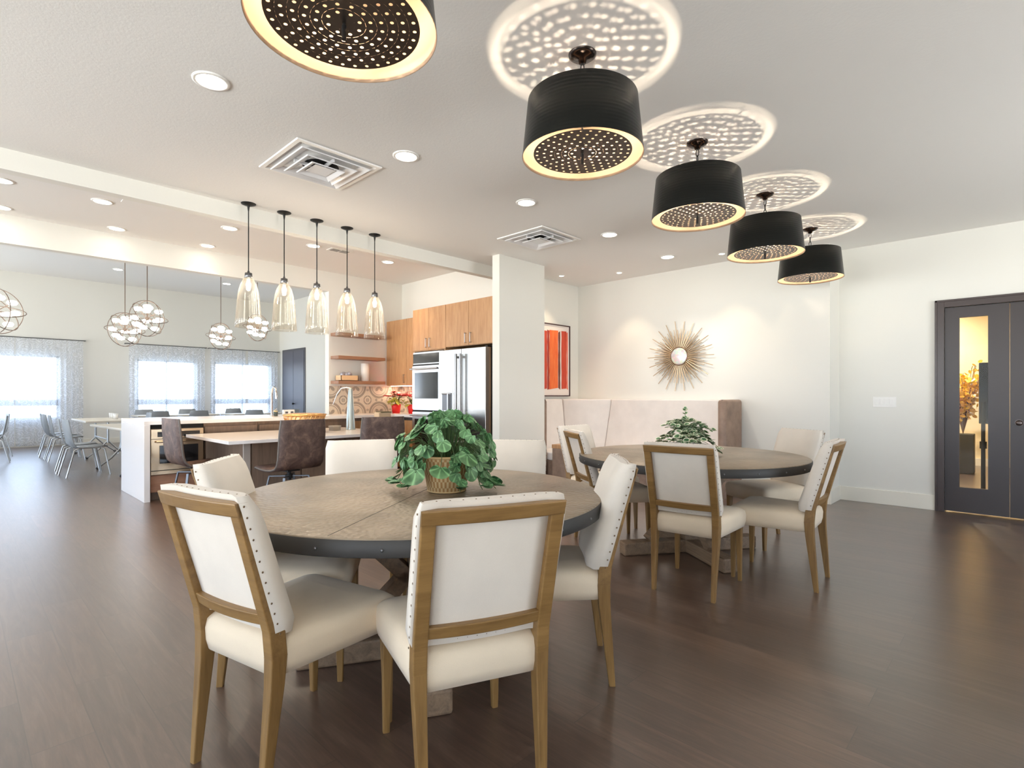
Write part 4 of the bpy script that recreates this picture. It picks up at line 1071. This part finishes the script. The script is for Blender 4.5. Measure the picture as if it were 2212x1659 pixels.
# things on counters
def poinsettia(label, x, y, z, s=1.0):
    t_ = thing('poinsettia', label, 'plant', (x, y, z), 0, 'red poinsettias on the wall counter')
    MB().lathe([(.001, 0), (.062, 0), (.075, .10), (.082, .15), (.074, .15), (.06, .02), (.001, .02)], 24).build('pot', plain('red_foil_pot', srgb(222, 34, 34), .35), t_)
    r_, g_, s_ = MB(), MB(), MB()
    for i in range(15):
        az = rnd(0, 2 * PI); rr = rnd(.02, .17); c = Vector((rr * math.cos(az), rr * math.sin(az), .36 - rr * .55 + rnd(-.03, .03)))
        s_.tube([(0, 0, .13), (c.x * .5, c.y * .5, .24), c], .003, 5)
        for k in range(7):
            a = 2 * PI * k / 7 + rnd(-.2, .2); d = Vector((math.cos(a), math.sin(a), rnd(-.25, .15))) + c * .6 * Vector((1, 1, 0)).length * 0
            leaf_geo(r_, c, d, Vector((0, 0, 1)) + Vector((c.x, c.y, 0)) * 3, rnd(.07, .095), .045, 'point', .12)
    for i in range(34):
        az = rnd(0, 2 * PI); rr = rnd(.08, .19); c = Vector((rr * .6 * math.cos(az), rr * .6 * math.sin(az), rnd(.14, .27)))
        leaf_geo(g_, c, Vector((math.cos(az), math.sin(az), rnd(-.7, .1))), Vector((math.cos(az) * .4, math.sin(az) * .4, 1)), rnd(.08, .12), .055, 'point', .1)
    r_.build('red_bracts', M_RED, t_); g_.build('foliage', M_LIME, t_); s_.build('stems', M_STEM, t_)
poinsettia('red poinsettia in a red pot, left one on the wall counter', 5.13, 7.62, Z_CT)
poinsettia('red poinsettia in a red pot, right one against the wall ovens', 5.16, 7.20, Z_CT)
lp = thing('tapered_lamp', 'tall tapered silver cone lamp with a thin bent arm on the low slab', 'lamp', (3.74, 6.64, .76))
MB().lathe([(.001, 0), (.062, 0), (.066, .008), (.062, .02), (.030, .54), (.022, .565), (.001, .57)], 32).build('cone_body', plain('satin_silver', srgb(190, 202, 204), .28, .8), lp)
MB().tube([(0, 0, .56), (-.04, .04, .575), (-.09, .09, .56), (-.13, .13, .48), (-.17, .17, .34)], [.014, .013, .010, .007, .003], 10).build('arm', M_STEEL, lp)
hx = thing('hexagonal_box', 'small grey six sided box beside the silver cone lamp', 'box', (3.50, 6.62, .76))
MB().cyl((0, 0, 0), (0, 0, .05), .078, .078, 6, True, False).build('box', plain('hammered_grey_box', srgb(150, 142, 132), .4, .3), hx, bevel=.003)
MB().cyl((0, 0, .05), (0, 0, .065), .084, .084, 6, True, False).build('lid', plain('grey_box_lid', srgb(172, 164, 152), .35, .3), hx, bevel=.003)
gb = thing('gold_wire_bowl', 'wide gold wire bowl behind the second bar chair', 'bowl', (3.04, 6.52, .76))
M_BRASS = plain('polished_brass', srgb(232, 184, 118), .2, 1.0)
mb = MB(); ringc = lambda r, z: [(r * math.cos(a), r * math.sin(a), z) for a in [2 * PI * i / 40 for i in range(40)]]
mb.tube(ringc(.25, .225), .011, 8, closed=True); mb.tube(ringc(.12, .008), .008, 8, closed=True)
for i in range(26):
    a = 2 * PI * i / 26; b = a + .5
    mb.tube([(.12 * math.cos(a), .12 * math.sin(a), .008), (.21 * math.cos((a + b) / 2), .21 * math.sin((a + b) / 2), .08), (.25 * math.cos(b), .25 * math.sin(b), .225)], .004, 6)
mb.build('wire_frame', M_BRASS, gb)
MB().lathe([(.001, .012), (.11, .012), (.18, .07), (.225, .15), (.24, .235), (.15, .245), (.001, .25)], 36).build('amber_fill', plain('amber_glass_beads', srgb(226, 176, 120), .2, .5, .8, (60, .6, .01)), gb)
fa = thing('kitchen_faucet', 'tall chrome gooseneck faucet on the long counter before the curtains', 'faucet', (3.08, 7.62, Z_CT))
MB().lathe([(.001, 0), (.03, 0), (.03, .01), (.018, .02), (.001, .02)], 20).build('base', M_CHROME, fa)
MB().tube([(0, 0, 0), (0, 0, .32), (0, -.02, .38), (0, -.07, .415), (0, -.13, .39), (0, -.15, .33), (0, -.15, .25)], .013, 12).build('spout', M_CHROME, fa)
MB().tube([(.02, 0, .08), (.07, 0, .11)], .007, 8).build('lever', M_CHROME, fa)
bx_ = thing('small_white_box', 'small white boxed outlet unit on the long counter under the dark door', 'box', (3.42, 7.86, Z_CT))
MB().box((-.08, -.03, 0), (.08, .03, .085)).build('case', M_WHITE, bx_, bevel=.004)
MB().box((-.06, -.034, .03), (-.02, -.029, .06)).box((.02, -.034, .03), (.06, -.029, .06)).build('sockets', M_STEELD, bx_)
jr = thing('glass_jar', 'small dark glass jar beside the faucet', 'jar', (3.20, 7.78, Z_CT))
MB().lathe([(.001, 0), (.03, 0), (.032, .05), (.026, .06), (.001, .06)], 20).build('jar_body', plain('dark_green_glass', srgb(70, 82, 78), .15), jr)
MB().lathe([(.001, .06), (.028, .06), (.028, .078), (.001, .078)], 20).build('lid', plain('cream_lid', srgb(220, 205, 160), .5), jr)
bag = thing('tan_bag', 'tan box like bag with a dark top edge behind the ivy', 'bag', (3.86, 5.98, .76))
MB().box((-.13, -.06, 0), (.05, .06, .25)).build('body', plain('kraft_tan', srgb(196, 172, 142), .8), bag, bevel=.01)
MB().box((-.10, -.062, .245), (.052, .062, .258)).build('top_edge', plain('olive_edge', srgb(96, 88, 54), .6), bag, bevel=.003)

# ------------------------------------------------------------------ bar chairs
def make_stool(label):
    t_ = thing('bar_chair', label, 'chair')
    prof = [(.235, .462), (.22, .470), (.10, .458), (0, .452), (-.10, .458), (-.165, .475), (-.205, .515), (-.225, .58), (-.238, .70), (-.252, .84), (-.262, .975)]
    def off(i, d):
        a = Vector((*prof[max(i - 1, 0)], 0)); b = Vector((*prof[min(i + 1, len(prof) - 1)], 0)); q = (b - a).normalized(); n_ = Vector((-q.y, q.x, 0)); return (prof[i][0] + n_.x * d, prof[i][1] + n_.y * d)
    mb = MB(); rings = []
    for i in range(len(prof)):
        hw = .258 if 1 < i < len(prof) - 1 else .245
        up = off(i, -.015); lo = off(i, .015); 
        if i in (0, len(prof) - 1): up = off(i, -.008); lo = off(i, .008)
        cv = .012 if i > 6 else 0
        ring = []
        for q in range(7):
            u = -1 + q / 3; ring.append((up[0] - cv * (1 - u * u), u * hw, up[1]))
        for q in range(7):
            u = 1 - q / 3; ring.append((lo[0] - cv * (1 - u * u), u * hw, lo[1]))
        rings.append(ring)
    mb.loft(rings, True, True); mb.build('seat_shell', M_LEATHER, t_)
    for sg in (1, -1):
        mb = MB(); mb.tube([(p[0], sg * (.258 if 1 < i < len(prof) - 1 else .245), p[1]) for i, p in enumerate(prof)], .011, 8); mb.build('edge_piping', plain('grey_piping', srgb(110, 102, 96), .45), t_)
    mb = MB(); mb.cyl((0, 0, .33), (0, 0, .44), .022, n=16); mb.box((-.09, -.07, .425), (.09, .07, .44)); mb.cyl((0, 0, .35), (0, 0, .385), .04, n=16); mb.build('swivel_hub', M_BLACKMETAL, t_)
    for k in range(4):
        M = Matrix.Rotation(PI / 4 + k * PI / 2, 4, 'Z')
        mb = MB(); mb.box((.03, -.012, .365), (.205, .012, .378), M)
        mb.add([(.19, -.012, .378), (.205, -.012, .378), (.205, .012, .378), (.19, .012, .378), (.275, -.012, 0), (.29, -.012, 0), (.29, .012, 0), (.275, .012, 0)], [(0, 1, 2, 3), (7, 6, 5, 4), (0, 4, 5, 1), (1, 5, 6, 2), (2, 6, 7, 3), (3, 7, 4, 0)], False, None, M)
        mb.build('leg', plain('blue_grey_steel', srgb(120, 124, 130), .4, .8), t_, bevel=.002)
    return t_
S0 = make_stool('brown leather bar chair seen edge on at the left end of the low slab')
S0['group'] = 'brown leather bar chairs round the low slab'
S0.location = (1.885, 6.70, 0); S0.rotation_euler.z = math.radians(4)
dup(S0, (2.47, 5.66, 0), math.radians(98), 'brown leather bar chair in front of the gold bowl, its whole back showing')
dup(S0, (3.53, 5.68, 0), math.radians(78), 'brown leather bar chair beside the silver cone lamp')
dup(S0, (4.12, 5.62, 0), math.radians(150), 'brown leather bar chair mostly hidden behind the ivy on the near table')

# ------------------------------------------------------------------ far room : curtains
def curtain(label, x0, x1, folds, grp):
    mb = MB(); n = int((x1 - x0) * 60); vs = []
    for j, z in enumerate((2.585, 2.52, 1.8, 1.0, .3, .03)):
        for i in range(n + 1):
            f = i / n; x = x0 + (x1 - x0) * f
            w = math.sin(f * folds * 2 * PI) * (.012 if j < 2 else .028) + math.sin(f * folds * 4.7 + 1) * .012
            vs.append((x, w, z))
    fs = [(j * (n + 1) + i, j * (n + 1) + i + 1, (j + 1) * (n + 1) + i + 1, (j + 1) * (n + 1) + i) for j in range(5) for i in range(n)]
    cx = (x0 + x1) / 2
    t_ = thing('sheer_curtain', label, 'curtain', (cx, YG - .12, 0), 0, grp)
    mb.add([(a - cx, b, c) for a, b, c in vs], fs, True); mb.build('drape', M_SHEER, t_)
    return t_
curtain('sheer scroll patterned curtain at the left edge of the picture', -1.0, .98, 16, 'sheer curtains of the far room')
curtain('sheer curtain panel right of the leftmost one, ending at the bare wall', 1.0, 2.25, 11, 'sheer curtains of the far room')
curtain('sheer curtain panel just right of the bare wall, left half of the middle pair', 3.20, 4.08, 9, 'sheer curtains of the far room')
curtain('sheer curtain panel left of the narrow wall gap, right half of the middle pair', 4.10, 5.01, 9, 'sheer curtains of the far room')
curtain('sheer curtain panel just right of the narrow wall gap', 5.16, 6.12, 10, 'sheer curtains of the far room')
curtain('rightmost sheer curtain panel, beside the dark double door', 6.20, 7.08, 9, 'sheer curtains of the far room')
for x0, x1, lb in ((-1.1, 2.3, 'thin curtain rod over the left curtains'), (3.12, 5.06, 'thin curtain rod over the middle curtains'), (5.12, 7.15, 'thin curtain rod over the right curtains')):
    rd = thing('curtain_rod', lb, 'curtain rod', ((x0 + x1) / 2, YG - .12, 2.60), 0, 'curtain rods'); h_ = (x1 - x0) / 2
    MB().cyl((-h_, 0, 0), (h_, 0, 0), .012, n=10).build('rod', M_STEELD, rd)
    m = MB(); m.box((-h_, -.01, -.01), (-h_ + .02, .12, .01)); m.box((h_ - .02, -.01, -.01), (h_, .12, .01)); m.build('bracket', M_STEELD, rd)

# chandeliers
M_OPAL = emis('opal_glass_globe', (1.0, 0.95, 0.86, 1), 3.4)
M_CHROD = plain('chandelier_bronze', srgb(140, 122, 110), .4, .7)
def make_chandelier(label, x, y, z, R, first=None):
    t_ = thing('globe_chandelier', label, 'chandelier', (x, y, z), 0, 'sphere chandeliers in the far room')
    MB().cyl((0, 0, 0), (0, 0, HG - z), .008, n=8).build('rod', M_CHROD, t_)
    MB().lathe([(.06, HG - z), (.06, HG - z - .02), (.001, HG - z - .025)], 20).build('canopy', M_CHROD, t_)
    mb = MB()
    for tilt, az in ((.35, 0), (1.0, .9), (PI / 2, 2.0), (PI / 2, .4)):
        M = Matrix.Rotation(az, 4, 'Z') @ Matrix.Rotation(tilt, 4, 'X')
        mb.tube([(R * math.cos(a), R * math.sin(a), 0) for a in [2 * PI * i / 36 for i in range(36)]], .0065, 6, M, True)
    mb.build('ring_frame', M_CHROD, t_)
    dirs = [(.2, .3, 1), (-.6, .2, .75), (.75, -.3, .6), (-.2, -.75, .5), (.9, .35, .0), (-.85, -.3, -.05), (.15, .95, -.1), (.45, -.8, -.25), (-.5, .65, -.45), (.55, .2, -.75), (-.35, -.45, -.75), (0, 0, .25)]
    ar = MB()
    for d in dirs:
        v = Vector(d).normalized() * R * .68; ar.cyl((0, 0, 0), v, .007, n=6)
        MB().lathe([(.001, -.045), (.05, -.035), (.072, 0), (.055, .03), (.001, .042)], 18, tuple(v)).build('globe', M_OPAL, t_)
    ar.sphere((0, 0, 0), .035, 12, 8); ar.build('arms', M_CHROD, t_)
    return t_
def at(px, t, py):
    a = YAW; fx, fy = math.cos(a), math.sin(a); rx, ry = math.sin(a), -math.cos(a)
    u = (px - 1106) / F_PX; return ((fx + rx * u) * t, (fy + ry * u) * t, CAM_H + (HZ - py) / F_PX * t)
ch_ = [((270, 10.6, 712), .33, 'globe chandelier in front of the bare wall, lower of the overlapping two'), ((318, 10.0, 688), .33, 'globe chandelier overlapping the lower one, hung a little higher'),
       ((477, 12.6, 727), .31, 'globe chandelier on the long rod above the middle curtains'), ((556, 12.3, 708), .30, 'globe chandelier partly behind the leftmost glass pendant'), ((-8, 8.6, 672), .36, 'globe chandelier cut by the left edge, upper one')]
C0 = None
for (a, R_, lb) in ch_:
    p = at(*a); make_chandelier(lb, p[0], p[1], p[2], R_)
pt_ = thing('chandelier_light_source', None, None) if False else None
for p in ((1.2, 12.5, 3.0), (4.5, 12.5, 3.0)): pass

# ------------------------------------------------------------------ far room furniture
M_SHELL = plain('grey_plastic_shell', srgb(158, 163, 167), .4)
M_TUBE = plain('silver_tube', srgb(196, 200, 204), .28, .9)
def make_fchair(label):
    t_ = thing('stacking_chair', label, 'chair')
    prof = [(.22, .445), (.20, .455), (.05, .445), (-.10, .440), (-.17, .455), (-.205, .51), (-.225, .62), (-.245, .74), (-.26, .86)]
    mb = MB(); rings = []
    for i, (x, z) in enumerate(prof):
        hw = .22 if 0 < i < 8 else .19
        dx = .004 if i < 5 else .010
        rings.append([(x, -hw, z), (x - .012 * (i > 5), 0, z - .010 * (i < 5)), (x, hw, z), (x - dx, hw, z - .010), (x - dx - .012 * (i > 5), 0, z - .02 * (i < 5) - .01), (x - dx, -hw, z - .010)])
    mb.loft(rings, True, True); mb.build('shell', M_SHELL, t_)
    for sg in (1, -1):
        mb = MB(); mb.tube([(-.30, sg * .235, 0), (-.20, sg * .215, .40), (-.14, sg * .2, .428), (.12, sg * .2, .428), (.17, sg * .215, .40), (.24, sg * .235, 0)], .011, 8); mb.build('leg', M_TUBE, t_)
    mb = MB(); mb.cyl((.0, -.2, .428), (.0, .2, .428), .009, n=8); mb.cyl((-.1, -.2, .428), (-.1, .2, .428), .009, n=8); mb.build('crossbar', M_TUBE, t_)
    return t_
fl = [(1.43, 10.50, 5, 'grey stacking chair nearest the counter end, at the near cafeteria table'), (1.42, 11.12, -4, 'grey stacking chair just behind the nearest one at the cafeteria table'),
      (1.50, 13.2, 0, 'grey stacking chair left of the second cafeteria table, front of three'), (1.48, 13.85, 4, 'grey stacking chair left of the second cafeteria table, middle of three'), (1.50, 14.6, -3, 'grey stacking chair left of the second cafeteria table, back of three'),
      (2.55, 10.3, 180, 'grey stacking chair across the near cafeteria table, seen under its top'), (2.56, 11.0, 178, 'grey stacking chair across the near cafeteria table, farther one'), (2.65, 13.6, 182, 'grey stacking chair across the second cafeteria table'),
      (.42, 13.6, 176, 'grey stacking chair at the left edge of the picture, nearer one'), (.50, 14.9, 184, 'grey stacking chair near the left edge of the picture, farther one'),
      (3.35, 15.0, 90, 'grey stacking chair before the third table, left one'), (4.2, 15.0, 90, 'grey stacking chair before the third table, right one'), (3.45, 16.4, -90, 'grey stacking chair behind the third table against the curtain'), (4.45, 16.4, -90, 'grey stacking chair behind the third table, under the curtain gap'),
      (5.5, 14.6, 60, 'grey stacking chair at the fourth table, left one before the right curtains'), (6.3, 14.6, 110, 'grey stacking chair at the fourth table, right one before the right curtains'), (5.6, 16.3, -90, 'grey stacking chair behind the fourth table')]
f0 = make_fchair(fl[0][3]); f0['group'] = 'grey stacking chairs in the far room'; f0.location = (fl[0][0], fl[0][1], 0); f0.rotation_euler.z = math.radians(fl[0][2])
for x, y, a, lb in fl[1:]: dup(f0, (x, y, 0), math.radians(a), lb)
M_LAM = plain('cream_laminate', srgb(226, 218, 204), .35)
def make_ftable(label):
    t_ = thing('folding_table', label, 'table', (0, 0, 0), 0, 'cream laminate tables in the far room')
    MB().box((-.90, -.38, .705), (.90, .38, .74)).build('tabletop', M_LAM, t_, bevel=.006)
    for sg in (1, -1):
        mb = MB(); x = sg * .66
        mb.tube([(x, 0, .70), (x, 0, .30)], .02, 10); mb.tube([(x, 0, .34), (x, -.14, .18), (x, -.30, .05), (x, -.33, .03)], .016, 8); mb.tube([(x, 0, .34), (x, .14, .18), (x, .30, .05), (x, .33, .03)], .016, 8)
        mb.build('leg', M_TUBE, t_)
        mb = MB(); mb.cyl((x - .012, -.33, .025), (x + .012, -.33, .025), .025, n=14); mb.cyl((x - .012, .33, .025), (x + .012, .33, .025), .025, n=14); mb.build('caster', M_STEELD, t_)
    MB().cyl((-.66, 0, .36), (.66, 0, .36), .012, n=8).build('stretcher', M_TUBE, t_)
    return t_
ft = make_ftable('cream folding table nearest the counter end, with grey chairs tucked in'); ft.location = (2.02, 10.45, 0); ft.rotation_euler.z = math.radians(94)
dup(ft, (2.10, 13.7, 0), math.radians(90), 'cream folding table behind the nearest one, white cups on it')
dup(ft, (3.95, 15.7, 0), 0, 'cream folding table before the middle curtains')
dup(ft, (5.95, 15.5, 0), math.radians(6), 'cream folding table before the right curtains')
dup(ft, (-.25, 14.3, 0), math.radians(90), 'cream folding table at the left edge of the picture')
cp = MB().lathe([(.001, 0), (.03, 0), (.038, .11), (.035, .11), (.027, .008), (.001, .008)], 20).build('white_cup', M_WHITE)
tag(cp, 'tall white cup on the second folding table, nearest of the row', 'cup', 'white cups on the folding table'); cp.location = (2.33, 13.6, .741)
for k, lb in enumerate(('tall white cup on the second folding table, second of the row', 'tall white cup on the second folding table, third of the row', 'tall white cup on the second folding table, farthest of the row')):
    c_ = cp.copy(); COL.objects.link(c_); c_.location = (2.35, 13.85 + .2 * k, .741); c_['label'] = lb

# ------------------------------------------------------------------ hall seen through the glass lite
pl = thing('flower_pedestal', 'tall square dark planter pedestal behind the door glass', 'planter', (11.1, .74, 0))
MB().box((-.14, -.14, 0), (.14, .14, .62)).build('box', plain('charcoal_planter', srgb(66, 64, 60), .5), pl, bevel=.01)
yb = thing('yellow_blossom_branches', 'tall bunch of yellow blossom branches standing in the dark planter', 'flowers', (11.1, .74, .62))
bm_, st_ = MB(), MB()
for i in range(42):
    az = rnd(0, 2 * PI); h_ = rnd(.40, 1.08); r_ = .36 * (h_ / 1.1) ** 1.0 * rnd(.3, 1)
    p1 = Vector((r_ * math.cos(az), r_ * math.sin(az), h_)); st_.tube([(0, 0, 0), p1 * .5 + Vector((0, 0, .08)), p1], .004, 5)
    for k in range(16):
        f = rnd(.5, 1.02); q = p1 * f + Vector((rnd(-.07, .07), rnd(-.07, .07), rnd(-.05, .05)))
        leaf_geo(bm_, q, Vector((rnd(-1, 1), rnd(-1, 1), rnd(-1, 1))), Vector((rnd(-1, 1), rnd(-1, 1), 1)), .07, .05, 'oval', .1)
bm_.build('blossoms', M_YELLOW, yb); st_.build('branches', plain('brown_twig', srgb(120, 90, 60), .7), yb)
ds_ = thing('display_stand', 'black panel on a slim floor stand behind the door glass', 'stand', (8.15, .335, 0))
MB().box((.0, -.16, .90), (.05, .07, 1.60)).build('panel', plain('black_plastic', srgb(38, 38, 38), .4), ds_, bevel=.01)
MB().cyl((-.03, .03, 0.0), (-.03, .03, 1.15), .022, .018, 16).cyl((-.03, .03, .62), (-.03, .03, .70), .032, n=16).build('pole', MATS['black_plastic'], ds_)
MB().cyl((0, 0, 0), (0, 0, .02), .16, .15, 28).build('base', MATS['black_plastic'], ds_)
make_downlight('added unseen downlight brightening the hall behind the glass door', 9.4, 1.55, 2.935, .075, 200, 'added lamps brightening the hall', (1, .90, .72), 170)  # both hall lamps are added out of view to brighten the hall
make_downlight('added unseen downlight brightening the deeper part of the hall', 11.6, 1.55, 2.935, .075, 200, 'added lamps brightening the hall', (1, .90, .72), 170)
